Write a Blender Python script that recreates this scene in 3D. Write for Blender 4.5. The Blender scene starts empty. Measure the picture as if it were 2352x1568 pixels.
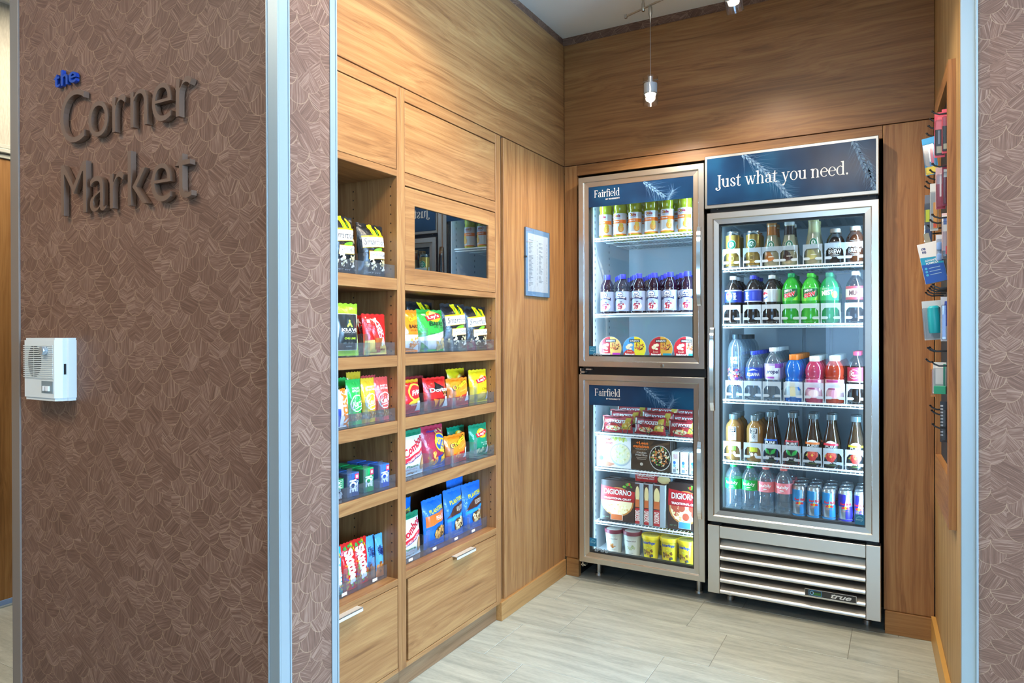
import bpy, bmesh, math, random
from mathutils import Vector, Matrix, Euler
from mathutils.geometry import tessellate_polygon
from math import sin, cos, pi, radians, sqrt
random.seed(7)
sc = bpy.context.scene
C = sc.collection

# ------------------------------------------------------------------ camera
CAMZ = 1.257
cd = bpy.data.cameras.new('camera'); cam = bpy.data.objects.new('camera', cd); C.objects.link(cam)
_y, _p, _r = radians(29.198), radians(.1486), radians(-.167)
fw = Vector((-sin(_y)*cos(_p), cos(_y)*cos(_p), -sin(_p))); rt = Vector((cos(_y), sin(_y), 0)); up = rt.cross(fw)
rt2 = rt*cos(_r)+up*sin(_r); up2 = -rt*sin(_r)+up*cos(_r)
mw = Matrix((rt2, up2, -fw)).transposed().to_4x4(); mw.translation = (0, 0, CAMZ)
cam.matrix_world = mw
cd.sensor_width = 36; cd.lens = 1596.42/2352*36; cd.shift_y = -(784-769.67)/2352
cd.clip_start = .02; cd.clip_end = 100
sc.camera = cam

# ------------------------------------------------------------------ world, view, light
sc.view_settings.view_transform = 'Standard'; sc.view_settings.look = 'None'
sc.view_settings.exposure = 0.0; sc.view_settings.gamma = 1.0; sc.view_settings.use_curve_mapping = False
w = bpy.data.worlds.new('sky'); sc.world = w; w.use_nodes = True
w.node_tree.nodes['Background'].inputs[0].default_value = (.62, .78, 1, 1)
w.node_tree.nodes['Background'].inputs[1].default_value = 1.2

def area(name, loc, target, sx, sy, power, col):
    l = bpy.data.lights.new(name, 'AREA'); l.shape = 'RECTANGLE'; l.size = sx; l.size_y = sy; l.energy = power; l.color = col
    o = bpy.data.objects.new(name, l); C.objects.link(o); o.location = loc
    o.rotation_euler = (Vector(target)-Vector(loc)).to_track_quat('-Z', 'Y').to_euler(); return o
def spot(name, loc, target, power, col, ang=110, blend=.8, rad=.02):
    l = bpy.data.lights.new(name, 'SPOT'); l.energy = power; l.color = col; l.spot_size = radians(ang); l.spot_blend = blend; l.shadow_soft_size = rad
    o = bpy.data.objects.new(name, l); C.objects.link(o); o.location = loc
    o.rotation_euler = (Vector(target)-Vector(loc)).to_track_quat('-Z', 'Y').to_euler(); return o
DAY = (.33, .62, 1.0); WARM = (1.0, .84, .63); NEUT = (1.0, .93, .84); COOL = (.45, .76, 1.0)
area('window_daylight', (4.40, .95, 1.7), (0, .95, 1.6), 2.5, 1.7, 760, DAY)
area('window_daylight', (.35, -4.0, 1.45), (.35, 0, 1.4), 2.5, 1.3, 60, DAY)
sc.cycles.max_bounces = 5; sc.cycles.diffuse_bounces = 2; sc.cycles.glossy_bounces = 3; sc.cycles.transmission_bounces = 3; sc.cycles.transparent_max_bounces = 10
sc.cycles.use_light_tree = False; sc.cycles.caustics_reflective = False; sc.cycles.caustics_refractive = False; sc.cycles.adaptive_threshold = .04; sc.cycles.sample_clamp_indirect = 4.
for i, (lx, ly) in enumerate(((-2.2, -.2), (-.4, -.6), (-3.0, 1.9), (1.6, .8), (-.6, 1.35))):
    area('ceiling_panel_light', (lx, ly, 2.785), (lx, ly, 0), .55, .55, 27 if lx > -1 else 30, NEUT if lx > 0 else (1., .85, .68))

# ------------------------------------------------------------------ helpers
def lin(h):
    if isinstance(h, str):
        h = h.lstrip('#'); c = [int(h[i:i+2], 16)/255 for i in (0, 2, 4)]
    else: c = h
    return tuple((x/12.92 if x <= .04045 else ((x+.055)/1.055)**2.4) for x in c)
MATS = {}
def mat(col, rough=.45, metal=0., spec=.5, trans=0., coat=0., ior=None, emit=0., alpha=1.):
    key = (col, rough, metal, spec, trans, coat, ior, emit, alpha)
    if key in MATS: return MATS[key]
    m = bpy.data.materials.new('m_%s_%d' % (str(col).lstrip('#'), len(MATS))); m.use_nodes = True
    b = m.node_tree.nodes['Principled BSDF']; c = lin(col)+(1,)
    b.inputs['Base Color'].default_value = c; b.inputs['Roughness'].default_value = rough; b.inputs['Metallic'].default_value = metal
    b.inputs['Specular IOR Level'].default_value = spec; b.inputs['Transmission Weight'].default_value = trans
    b.inputs['Coat Weight'].default_value = coat; b.inputs['Coat Roughness'].default_value = .05
    if ior: b.inputs['IOR'].default_value = ior
    if emit: b.inputs['Emission Color'].default_value = c; b.inputs['Emission Strength'].default_value = emit
    m.diffuse_color = c; MATS[key] = m; return m
class NT:
    def __init__(s, name):
        s.m = bpy.data.materials.new(name); s.m.use_nodes = True; s.t = s.m.node_tree; s.b = s.t.nodes['Principled BSDF']
    def n(s, typ, **kw):
        nd = s.t.nodes.new(typ)
        for k, v in kw.items(): setattr(nd, k, v)
        return nd
    def set(s, inp, v):
        if hasattr(v, 'is_linked') or isinstance(v, bpy.types.NodeSocket): s.t.links.new(v, inp)
        else: inp.default_value = v
    def M(s, op, a, b=None, c=None):
        nd = s.n('ShaderNodeMath', operation=op); s.set(nd.inputs[0], a)
        if b is not None: s.set(nd.inputs[1], b)
        if c is not None: s.set(nd.inputs[2], c)
        return nd.outputs[0]
    def xyz(s, x, y, z):
        nd = s.n('ShaderNodeCombineXYZ'); s.set(nd.inputs[0], x); s.set(nd.inputs[1], y); s.set(nd.inputs[2], z); return nd.outputs[0]
    def coords(s, kind='Object'):
        tc = s.n('ShaderNodeTexCoord'); sp = s.n('ShaderNodeSeparateXYZ'); s.t.links.new(tc.outputs[kind], sp.inputs[0]); return sp.outputs
    def noise(s, vec, scale=1., detail=4., rough=.55, dist=0.):
        nd = s.n('ShaderNodeTexNoise'); s.set(nd.inputs['Vector'], vec); nd.inputs['Scale'].default_value = scale
        nd.inputs['Detail'].default_value = detail; nd.inputs['Roughness'].default_value = rough; nd.inputs['Distortion'].default_value = dist
        return nd.outputs[0]
    def ramp(s, fac, stops):
        nd = s.n('ShaderNodeValToRGB'); s.set(nd.inputs[0], fac); e = nd.color_ramp.elements
        while len(e) < len(stops): e.new(.5)
        for i, (p, c) in enumerate(stops): e[i].position = p; e[i].color = lin(c)+(1,)
        return nd.outputs[0]
    def mix(s, fac, a, b, blend='MIX'):
        nd = s.n('ShaderNodeMix', data_type='RGBA', blend_type=blend); s.set(nd.inputs[0], fac)
        for inp, v in ((nd.inputs[6], a), (nd.inputs[7], b)):
            if isinstance(v, (str,)): inp.default_value = lin(v)+(1,)
            else: s.set(inp, v)
        return nd.outputs[2]
    def out(s, col=None, rough=None, bump=None, bstr=.2, bdist=.002):
        if col is not None: s.set(s.b.inputs['Base Color'], col)
        if rough is not None: s.set(s.b.inputs['Roughness'], rough)
        if bump is not None:
            bp = s.n('ShaderNodeBump'); bp.inputs['Strength'].default_value = bstr; bp.inputs['Distance'].default_value = bdist
            s.set(bp.inputs['Height'], bump); s.t.links.new(bp.outputs[0], s.b.inputs['Normal'])
        return s.m

def wood_mat(name, along, dark='#78502e', mid='#96683e', light='#ad8150', seed=0., rough=.42):
    k = NT(name); x, y, z = k.coords()
    s = {'x': (x, y, z), 'y': (y, x, z), 'z': (z, x, y)}[along]
    a, b, c = s
    sm = k.noise(k.xyz(k.M('MULTIPLY', a, 1.1), k.M('MULTIPLY', b, 5.), k.M('MULTIPLY_ADD', c, 5., seed)), 1., 2., .5)
    wob = k.M('MULTIPLY', k.M('SUBTRACT', sm, .5), .13)
    bb = k.M('ADD', b, wob); cc = k.M('ADD', c, wob)
    g1 = k.noise(k.xyz(k.M('MULTIPLY', a, .9), k.M('MULTIPLY', bb, 24.), k.M('MULTIPLY_ADD', cc, 24., seed)), 1., 5., .62)
    g2 = k.noise(k.xyz(k.M('MULTIPLY', a, 6.), k.M('MULTIPLY', b, 420.), k.M('MULTIPLY_ADD', c, 420., seed)), 1., 2., .5)
    g3 = k.noise(k.xyz(k.M('MULTIPLY', a, .8), k.M('MULTIPLY', bb, 95.), k.M('MULTIPLY_ADD', cc, 95., seed+4)), 1., 3., .6)
    f = k.M('ADD', k.M('MULTIPLY', g1, .44), k.M('ADD', k.M('MULTIPLY', g2, .18), k.M('MULTIPLY', g3, .38)))
    col = k.ramp(f, [(.36, dark), (.48, mid), (.62, light)])
    k.b.inputs['Specular IOR Level'].default_value = .35
    return k.out(col, rough, g2, .06, .0008)
WOODH_L = wood_mat('wood_grain_along_y', 'y'); WOODV = wood_mat('wood_grain_vertical', 'z', seed=3.1)
WOODH_B = wood_mat('wood_grain_along_x', 'x', dark='#6c4727', mid='#865c35', light='#9b7043', seed=7.7)
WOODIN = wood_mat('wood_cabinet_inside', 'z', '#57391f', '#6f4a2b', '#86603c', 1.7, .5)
WOODOAK = wood_mat('oak_wallcovering', 'z', '#8b6a44', '#a8875a', '#bd9e70', 9.3, .55)
WOODFAR = wood_mat('wood_wainscot', 'z', '#6d4a26', '#8a6236', '#9d7444', 5.5, .45)
WOODB = wood_mat('wood_baseboard', 'y', '#8a6237', '#a87b48', '#b88b56', 2.2, .4)
WOODBX = wood_mat('wood_baseboard_back', 'x', '#7a5530', '#946a3e', '#a67c4c', 2.9, .4)

def wallpaper_mat(name, axis, cols, line):
    k = NT(name); x, y, z = k.coords(); u = {'x': x, 'y': y}[axis]; v = z
    W, h = .074, .0353
    un = k.M('DIVIDE', u, W); vn = k.M('DIVIDE', v, h); row = k.M('FLOOR', vn); fv = k.M('FRACT', vn)
    par = k.M('FLOORED_MODULO', row, 2.); xs = k.M('MULTIPLY_ADD', par, .5, un)
    jit = k.n('ShaderNodeTexWhiteNoise', noise_dimensions='1D'); k.set(jit.inputs['W'], row)
    cx = k.M('FLOOR', xs); fx = k.M('SUBTRACT', k.M('FRACT', xs), .5)
    dy = k.M('MULTIPLY', k.M('SUBTRACT', 1., fv), .5)
    d1 = k.M('SQRT', k.M('ADD', k.M('MULTIPLY', fx, fx), k.M('MULTIPLY', dy, dy)))
    ins = k.M('LESS_THAN', d1, .5)
    xs2 = k.M('MULTIPLY_ADD', k.M('SUBTRACT', 1., par), .5, un); cx2 = k.M('FLOOR', xs2); fx2 = k.M('SUBTRACT', k.M('FRACT', xs2), .5)
    def sel(a, b): return k.M('ADD', k.M('MULTIPLY', a, ins), k.M('MULTIPLY', b, k.M('SUBTRACT', 1., ins)))
    ic = sel(cx, cx2); ir = k.M('ADD', k.M('SUBTRACT', row, 1.), ins); ff = sel(fx, fx2)
    wn = k.n('ShaderNodeTexWhiteNoise', noise_dimensions='2D'); k.set(wn.inputs['Vector'], k.xyz(ic, ir, 0.))
    sp = k.n('ShaderNodeSeparateColor'); k.t.links.new(wn.outputs['Color'], sp.inputs[0]); r1, r2, r3 = sp.outputs
    sg = k.M('SIGN', ff); chev = k.M('GREATER_THAN', r2, .5)
    sgn = k.M('ADD', k.M('MULTIPLY', chev, sg), k.M('SUBTRACT', 1., chev))
    ang = k.M('MULTIPLY', k.M('MULTIPLY_ADD', r1, 2.6, -.9), sgn)
    ca, sa = k.M('COSINE', ang), k.M('SINE', ang)
    p = k.M('ADD', k.M('MULTIPLY', u, ca), k.M('MULTIPLY', v, sa)); q = k.M('SUBTRACT', k.M('MULTIPLY', v, ca), k.M('MULTIPLY', u, sa))
    off = k.M('MULTIPLY', r3, 37.)
    n1 = k.noise(k.xyz(k.M('MULTIPLY', p, 9.), k.M('MULTIPLY', q, 330.), off), 1., 3., .65)
    n2 = k.noise(k.xyz(k.M('MULTIPLY', p, 40.), k.M('MULTIPLY', q, 900.), off), 1., 2., .5)
    f = k.M('ADD', k.M('MULTIPLY', n1, .75), k.M('ADD', k.M('MULTIPLY', n2, .25), k.M('MULTIPLY_ADD', r2, .08, -.04)))
    col = k.ramp(f, [(.36, cols[0]), (.52, cols[1]), (.68, cols[2])])
    edge = k.M('LESS_THAN', k.M('ABSOLUTE', k.M('SUBTRACT', d1, .5)), .011)
    edge = k.M('MULTIPLY', edge, k.M('MULTIPLY', k.M('GREATER_THAN', r1, .25), .6))
    col = k.mix(edge, col, line)
    k.b.inputs['Specular IOR Level'].default_value = .3
    return k.out(col, .55, n1, .12, .0006)
WP = ('#5f4334', '#755544', '#9b7b68'); 
WALLP_X = wallpaper_mat('veneer_scale_wallpaper', 'x', WP, '#a98a6c')
WALLP_Y = wallpaper_mat('veneer_scale_wallpaper_side', 'y', WP, '#a98a6c')

def stone_mat():
    k = NT('floor_stone_tile'); x, y, z = k.coords()
    oi = k.n('ShaderNodeObjectInfo'); rnd = k.M('MULTIPLY', oi.outputs['Random'], 31.)
    a = k.noise(k.xyz(k.M('MULTIPLY', x, 3.), k.M('MULTIPLY', y, 26.), rnd), 1., 6., .65, .6)
    b = k.noise(k.xyz(k.M('MULTIPLY', x, 40.), k.M('MULTIPLY', y, 300.), rnd), 1., 3., .6)
    c = k.noise(k.xyz(k.M('MULTIPLY', x, 2.2), k.M('MULTIPLY', y, 9.), k.M('ADD', rnd, 9.)), 1., 6., .7, 1.2)
    col = k.ramp(k.M('ADD', k.M('MULTIPLY', a, .7), k.M('MULTIPLY', b, .3)), [(.32, '#8f948b'), (.5, '#aeb3a8'), (.68, '#c4c9bd')])
    col = k.mix(k.M('MULTIPLY', k.M('SMOOTH_MIN', 1., k.M('MULTIPLY', k.M('MAXIMUM', k.M('SUBTRACT', c, .61), 0.), 9.), .1), .7), col, '#d6d5c8')
    k.b.inputs['Specular IOR Level'].default_value = .4
    return k.out(col, .38, b, .08, .0006)
STONE = stone_mat()
def linen_mat():
    k = NT('woven_wallcovering'); x, y, z = k.coords()
    n = k.noise(k.xyz(x, k.M('MULTIPLY', y, 300.), k.M('MULTIPLY', z, 40.)), 1., 2.)
    return k.out(k.ramp(n, [(.3, '#b3b1a0'), (.7, '#c8c6b6')]), .8)
LINEN = linen_mat()
def glass_mat(name, tint=(1, 1, 1), rough=0., ior=1.5, boost=1.):
    m = bpy.data.materials.new(name); m.use_nodes = True; t = m.node_tree; t.nodes.clear()
    o = t.nodes.new('ShaderNodeOutputMaterial'); mx = t.nodes.new('ShaderNodeMixShader'); tr = t.nodes.new('ShaderNodeBsdfTransparent')
    gl = t.nodes.new('ShaderNodeBsdfGlossy');
    tr.inputs[0].default_value = tint+(1,); gl.inputs['Roughness'].default_value = rough
    ml = t.nodes.new('ShaderNodeMath'); ml.operation = 'MULTIPLY'; ml.inputs[1].default_value = boost
    lw = t.nodes.new('ShaderNodeLayerWeight'); lw.inputs[0].default_value = .5     # Schlick reflectance, same from both faces
    pw = t.nodes.new('ShaderNodeMath'); pw.operation = 'POWER'; pw.inputs[1].default_value = 5.; t.links.new(lw.outputs['Facing'], pw.inputs[0])
    f0 = ((ior-1)/(ior+1))**2; sm = t.nodes.new('ShaderNodeMath'); sm.operation = 'MULTIPLY_ADD'; sm.inputs[1].default_value = 1-f0; sm.inputs[2].default_value = f0; t.links.new(pw.outputs[0], sm.inputs[0]); ml.use_clamp = True
    t.links.new(sm.outputs[0], ml.inputs[0]); t.links.new(ml.outputs[0], mx.inputs[0]); t.links.new(tr.outputs[0], mx.inputs[1]); t.links.new(gl.outputs[0], mx.inputs[2]); t.links.new(mx.outputs[0], o.inputs[0])
    return m
PANE = glass_mat('door_glass', (.95, .98, 1), 0., 1.5, .6); ACRYL = glass_mat('clear_acrylic', (.90, .93, .97), .03, 1.5, 1.1)
LAMPGLASS = glass_mat('lamp_glass', (.97, .98, 1), .0, 1.45, 1.6); FILM = glass_mat('clear_film', (.88, .90, .93), .08, 1.5, 2.2)
def frosted():
    m = bpy.data.materials.new('milky_plastic'); m.use_nodes = True; t = m.node_tree; b = t.nodes['Principled BSDF']
    b.inputs['Base Color'].default_value = (.80, .88, .95, 1); b.inputs['Roughness'].default_value = .3; b.inputs['Alpha'].default_value = .38
    return m
MILKY = frosted()
STEEL = mat('#cbc8c2', .26, 1.); STEELB = mat('#d3d2cd', .33, 1.); STEELM = mat('#e0dedb', .08, 1.); ALU = mat('#a3b1b5', .4, .5); NICKEL = mat('#a89e8e', .3, 1.)
BLACK = mat('#0b0b0c', .45); LINER = mat('#dfeaf0', .35); WHITE = mat('#f2f3f2', .35); DKGLASS = mat('#06070a', .015, 0., 1., 0., 0., 2.1)
def fluid(name, col, thru, body=1., rough=.03, boost=2.6):
    """liquid in a clear bottle: scattering body, see-through share, glossy skin"""
    m = bpy.data.materials.new(name); m.use_nodes = True; t = m.node_tree; t.nodes.clear(); N = t.nodes.new; L = t.links.new; c = lin(col)+(1,)
    o = N('ShaderNodeOutputMaterial'); df = N('ShaderNodeBsdfDiffuse'); tl = N('ShaderNodeBsdfTranslucent'); tr = N('ShaderNodeBsdfTransparent'); gl = N('ShaderNodeBsdfGlossy')
    df.inputs[0].default_value = c; tl.inputs[0].default_value = c; tr.inputs[0].default_value = tuple(min(1, x**.6) for x in c[:3])+(1,); gl.inputs['Roughness'].default_value = rough
    m1 = N('ShaderNodeMixShader'); m1.inputs[0].default_value = .5; L(df.outputs[0], m1.inputs[1]); L(tl.outputs[0], m1.inputs[2])
    m2 = N('ShaderNodeMixShader'); m2.inputs[0].default_value = thru; L(m1.outputs[0], m2.inputs[1]); L(tr.outputs[0], m2.inputs[2])
    lw = N('ShaderNodeLayerWeight'); lw.inputs[0].default_value = .5; pw = N('ShaderNodeMath'); pw.operation = 'POWER'; pw.inputs[1].default_value = 3.5; L(lw.outputs['Facing'], pw.inputs[0])
    ma = N('ShaderNodeMath'); ma.operation = 'MULTIPLY_ADD'; ma.inputs[1].default_value = .8; ma.inputs[2].default_value = .035*boost; ma.use_clamp = True; L(pw.outputs[0], ma.inputs[0])
    m3 = N('ShaderNodeMixShader'); L(ma.outputs[0], m3.inputs[0]); L(m2.outputs[0], m3.inputs[1]); L(gl.outputs[0], m3.inputs[2]); L(m3.outputs[0], o.inputs[0])
    return m
CLEAR = fluid('clear_water_bottle', '#dcecf6', .86, boost=3.)
ACRYL = fluid('clear_acrylic', '#e4ebf2', .94, boost=1.6)

class MB:
    def __init__(s): s.v = []; s.f = []; s.mi = []
    def add(s, vs, fs, m=0):
        b = len(s.v); s.v += [tuple(p) for p in vs]; s.f += [[b+i for i in f] for f in fs]; s.mi += [m]*len(fs); return s
    def box(s, x0, x1, y0, y1, z0, z1, m=0):
        return s.add([(x0,y0,z0),(x1,y0,z0),(x1,y1,z0),(x0,y1,z0),(x0,y0,z1),(x1,y0,z1),(x1,y1,z1),(x0,y1,z1)],
              [(0,3,2,1),(4,5,6,7),(0,1,5,4),(1,2,6,5),(2,3,7,6),(3,0,4,7)], m)
    def cbox(s, x0, x1, y0, y1, z0, z1, c=.002, m=0):          # box with chamfered edges
        bm = bmesh.new(); bmesh.ops.create_cube(bm, size=1)
        for v in bm.verts: v.co = ((x0+x1)/2+v.co.x*(x1-x0), (y0+y1)/2+v.co.y*(y1-y0), (z0+z1)/2+v.co.z*(z1-z0))
        bmesh.ops.bevel(bm, geom=bm.edges[:], offset=c, segments=1, affect='EDGES'); bm.verts.index_update()
        s.add([v.co[:] for v in bm.verts], [[v.index for v in f.verts] for f in bm.faces], m); bm.free(); return s
    def prism(s, poly, fn, d0, d1, m=0):                        # poly (a,b) extruded, fn(a,b,d)->xyz
        n = len(poly); vs = [fn(a, b, d0) for a, b in poly]+[fn(a, b, d1) for a, b in poly]
        return s.add(vs, [list(range(n))[::-1], list(range(n, 2*n))]+[(i, (i+1) % n, n+(i+1) % n, n+i) for i in range(n)], m)
    def lathe(s, prof, n=20, m=0, cx=0, cy=0, cap=True):
        b = [(cx+r*cos(2*pi*i/n), cy+r*sin(2*pi*i/n), z) for r, z in prof for i in range(n)]
        fs = [(k*n+i, k*n+(i+1) % n, (k+1)*n+(i+1) % n, (k+1)*n+i) for k in range(len(prof)-1) for i in range(n)]
        if cap:
            if prof[0][0] > 1e-5: fs.append(list(range(n))[::-1])
            if prof[-1][0] > 1e-5: fs.append([(len(prof)-1)*n+i for i in range(n)])
        return s.add(b, fs, m)
    def tube(s, pts, r, n=6, m=0):
        pts = [Vector(p) for p in pts]; vs = []
        for i, p in enumerate(pts):
            t = (pts[min(i+1, len(pts)-1)]-pts[max(i-1, 0)]).normalized(); a = t.cross(Vector((0, 0, 1)) if abs(t.z) < .9 else Vector((1, 0, 0))).normalized(); c = t.cross(a)
            vs += [p+(a*cos(2*pi*k/n)+c*sin(2*pi*k/n))*r for k in range(n)]
        fs = [(i*n+k, i*n+(k+1) % n, (i+1)*n+(k+1) % n, (i+1)*n+k) for i in range(len(pts)-1) for k in range(n)]
        fs += [list(range(n))[::-1], [(len(pts)-1)*n+k for k in range(n)]]
        return s.add(vs, fs, m)
    def build(s, name, mats, parent=None, smooth=False, loc=None):
        me = bpy.data.meshes.new(name); me.from_pydata(s.v, [], s.f)
        if not isinstance(mats, (list, tuple)): mats = [mats]
        for m in mats: me.materials.append(m)
        if len(mats) > 1: me.polygons.foreach_set('material_index', s.mi)
        bm = bmesh.new(); bm.from_mesh(me); bmesh.ops.remove_doubles(bm, verts=bm.verts, dist=1e-6) if smooth else None
        bmesh.ops.recalc_face_normals(bm, faces=bm.faces); bm.to_mesh(me); bm.free()
        if smooth:
            me.shade_smooth()
            try: me.set_sharp_from_angle(angle=radians(38))
            except Exception: pass
        o = bpy.data.objects.new(name, me); C.objects.link(o); o.parent = parent
        if loc: o.location = loc
        return o
def tag(o, label=None, cat=None, group=None, kind=None):
    if label: o['label'] = label
    if cat: o['category'] = cat
    if group: o['group'] = group
    if kind: o['kind'] = kind
    return o
def thing(name, label, cat, loc=(0, 0, 0), rz=0., group=None, rx=0., ry=0.):
    o = bpy.data.objects.new(name, None); C.objects.link(o); o.empty_display_size = .05; o.location = loc; o.rotation_euler = (rx, ry, rz)
    return tag(o, label, cat, group)
def copy_tree(o, parent=None):
    c = o.copy(); C.objects.link(c); c.parent = parent
    for ch in list(o.children): copy_tree(ch, c)
    return c
def dup(o, loc, label=None, group=None, rz=None):
    c = copy_tree(o); c.location = loc
    if rz is not None: c.rotation_euler.z = rz
    return tag(c, label, None, group)
def struct(o, label, cat=None): return tag(o, label, cat, None, 'structure')

# ---- text and flat print
_tc = {}
def text_tris(s, bold=0., shear=0.):
    key = (s, bold, shear)
    if key in _tc: return _tc[key]
    cu = bpy.data.curves.new('t', 'FONT'); cu.body = s; cu.size = 1.; cu.offset = bold; cu.shear = shear; cu.resolution_u = 3; cu.fill_mode = 'FRONT'
    ob = bpy.data.objects.new('t', cu); C.objects.link(ob); dg = bpy.context.evaluated_depsgraph_get(); me = ob.evaluated_get(dg).to_mesh()
    me.calc_loop_triangles(); vs = [(v.co.x, v.co.y) for v in me.vertices]; ts = [tuple(t.vertices) for t in me.loop_triangles]
    ob.evaluated_get(dg).to_mesh_clear(); bpy.data.objects.remove(ob); bpy.data.curves.remove(cu)
    if not vs: vs = [(0, 0)]
    x0 = min(v[0] for v in vs); x1 = max(v[0] for v in vs); y0 = min(v[1] for v in vs); y1 = max(v[1] for v in vs)
    _tc[key] = ([((x-x0)/max(x1-x0, 1e-6)-.5, (y-y0)/max(y1-y0, 1e-6)-.5) for x, y in vs], ts, (x1-x0)/max(y1-y0, 1e-6)); return _tc[key]
def split(vs, ts, thr):
    for _ in range(5):
        mx = max((max((vs[t[i]][0]-vs[t[i-1]][0])**2+(vs[t[i]][1]-vs[t[i-1]][1])**2 for i in range(3)) for t in ts), default=0)
        if mx <= thr*thr or len(ts) > 6000: break
        cache = {}; nt = []; vs = list(vs)
        def mid(a, b):
            k = (min(a, b), max(a, b))
            if k not in cache: cache[k] = len(vs); vs.append(((vs[a][0]+vs[b][0])/2, (vs[a][1]+vs[b][1])/2))
            return cache[k]
        for a, b, c in ts:
            ab, bc, ca = mid(a, b), mid(b, c), mid(c, a); nt += [(a, ab, ca), (ab, b, bc), (ca, bc, c), (ab, bc, ca)]
        ts = nt
    return vs, ts
def decals(specs, S, W, H, parent, name='printed_front', thr=None, o0=.0005, step=.00022, rough=.35):
    """flat print: S(x,y,offset)->xyz, x in half widths, y in heights"""
    mb = MB(); mats = []; rnd = random.Random(len(specs)*31+7)
    hw = W/2
    def mi(col):
        m = col if isinstance(col, bpy.types.Material) else mat(col, rough)
        if m not in mats: mats.append(m)
        return mats.index(m)
    for i, sp in enumerate(specs):
        k = sp[0]; off = o0+step*i; col = sp[-1]
        if k == 't':
            _, s, cx, cy, wd, hh, op, col = sp
            vs, ts, ar = text_tris(s, op.get('b', .0), op.get('sh', 0.))
            hm = hh*H; wm = wd*hw if wd else ar*hm
            a = radians(op.get('rot', 0)); arc = op.get('arc', 0.)
            pts = [(x*wm, y*hm + arc*hm*(1-(2*x)**2)) for x, y in vs]
            pts = [(cx*hw+x*cos(a)-y*sin(a), cy*H+x*sin(a)+y*cos(a)) for x, y in pts]
            if thr and hm > .006: pts, ts = split(pts, ts, thr)
        else:
            if k == 'e':
                _, cx, cy, rx, ry, rot, col = sp; a = radians(rot); n = 22
                poly = [(rx*hw*cos(2*pi*j/n), ry*H*sin(2*pi*j/n)) for j in range(n)]
                poly = [(cx*hw+x*cos(a)-y*sin(a), cy*H+x*sin(a)+y*cos(a)) for x, y in poly]
            elif k == 'r':
                _, x0, y0, x1, y1, col = sp; poly = [(x0*hw, y0*H), (x1*hw, y0*H), (x1*hw, y1*H), (x0*hw, y1*H)]
            elif k == 'p': _, pl, col = sp; poly = [(x*hw, y*H) for x, y in pl]
            elif k == 'food':                                      # scattered bits of pictured food
                _, cx, cy, rx, ry, n, size, cols = sp
                for j in range(n):
                    r_ = sqrt(rnd.random()); t_ = rnd.random()*2*pi; sz = size*H*rnd.uniform(.6, 1.25); px, py = cx*hw+rx*hw*r_*cos(t_), cy*H+ry*H*r_*sin(t_); a = rnd.random()*pi; e = rnd.uniform(.5, .9)
                    q = [(sz*cos(2*pi*m/7), sz*e*sin(2*pi*m/7)) for m in range(7)]
                    q = [(px+x*cos(a)-y*sin(a), py+x*sin(a)+y*cos(a)) for x, y in q]
                    mb.add([S(x, y, off+.00006*j/ n*3) for x, y in q], [list(range(7))], mi(rnd.choice(cols)))
                continue
            if k in ('r', 'p') or True:
                pts = poly; ts = [tuple(t) for t in tessellate_polygon([[Vector((x, y, 0)) for x, y in poly]])]
            if thr: pts, ts = split(pts, ts, thr)
        mb.add([S(x, y, off) for x, y in pts], ts, mi(col))
    return mb.build(name, mats, parent)
def T(s, cx, cy, wd, hh, col, **op): return ('t', s, cx, cy, wd, hh, op, col)
def flatS(y0=0., dx=0., dz=0.): return lambda x, y, o: (x+dx, y0-o, y+dz)
# ================================================================== structure
XL, YB, YF, XR = -1.5313, 3.3042, 3.2346, .1232
Y0, XC, YJ = 1.125, -1.239, 1.308            # entrance wing wall: front face, jamb face, back face
YR = 2.3735
floor = struct(MB().box(-3.75, 4.6, -4.1, 4.1, -.2, -.0016).build('floor', mat('#7c7b70', .8)), 'grey stone tile floor of the market nook', 'floor')
tile = None
for r in range(-4, 4):
    ya = 2.3235+.3193*r; x0 = -.803 if r % 2 == 0 else -.632
    for j in range(-5, 3):
        xa = x0+.6235*j
        if xa > .3 or (xa+.62 < -1.62 and ya > 2.6) or (xa+.62 < -3.75): continue
        if tile is None:
            tile = MB().cbox(.0008, .6227, .0008, .3185, -.009, 0, .0012).build('floor_tile', STONE, floor, loc=(xa, ya, 0))
        else:
            t = tile.copy(); C.objects.link(t); t.parent = floor; t.location = (xa, ya, 0)
struct(MB().box(-3.75, 4.6, -4.1, 4.1, 2.80, 2.9).build('ceiling', mat('#f3f2ec', .8)), 'plain off-white ceiling above the nook', 'ceiling')
# back wall
wb = struct(MB().box(-3.4, .35, YB+.012, YB+.03, 2.09, 2.8).build('wall_back', WALLP_X), 'wood-panelled back wall around the refrigerators', 'wall')
MB().cbox(XL+.001, XR-.001, YB, YB+.012, 2.1275, 2.7545, .0012).build('wall_panel', WOODH_B, wb)
MB().cbox(-1.457, -.064, YB, YB+.02, 2.0705, 2.1235, .0012).build('wall_panel', WOODH_B, wb)
MB().cbox(XL+.001, -1.4585, YB, YB+.02, .091, 2.1235, .0012).build('wall_panel', WOODV, wb)
MB().cbox(-.0625, XR-.004, YB, YB+.02, .095, 2.1235, .0012).build('wall_panel', WOODV, wb)
n = MB(); n.box(-1.48, -1.46, YB+.02, 4.0, 0, 2.09).box(-.062, -.04, YB+.02, 4.0, 0, 2.09).box(-1.48, -.04, YB+.02, 4.0, 2.075, 2.09).box(-1.48, -.04, 3.98, 4.0, 0, 2.09)
n.build('niche_lining', mat('#0c0b0a', .7), wb)
struct(MB().cbox(XL+.012, -1.4505, YB-.011, YB+.02, 0, .09, .0012).build('baseboard_back_left', WOODBX), 'short wooden baseboard left of the half-door freezer', 'baseboard')
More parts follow.
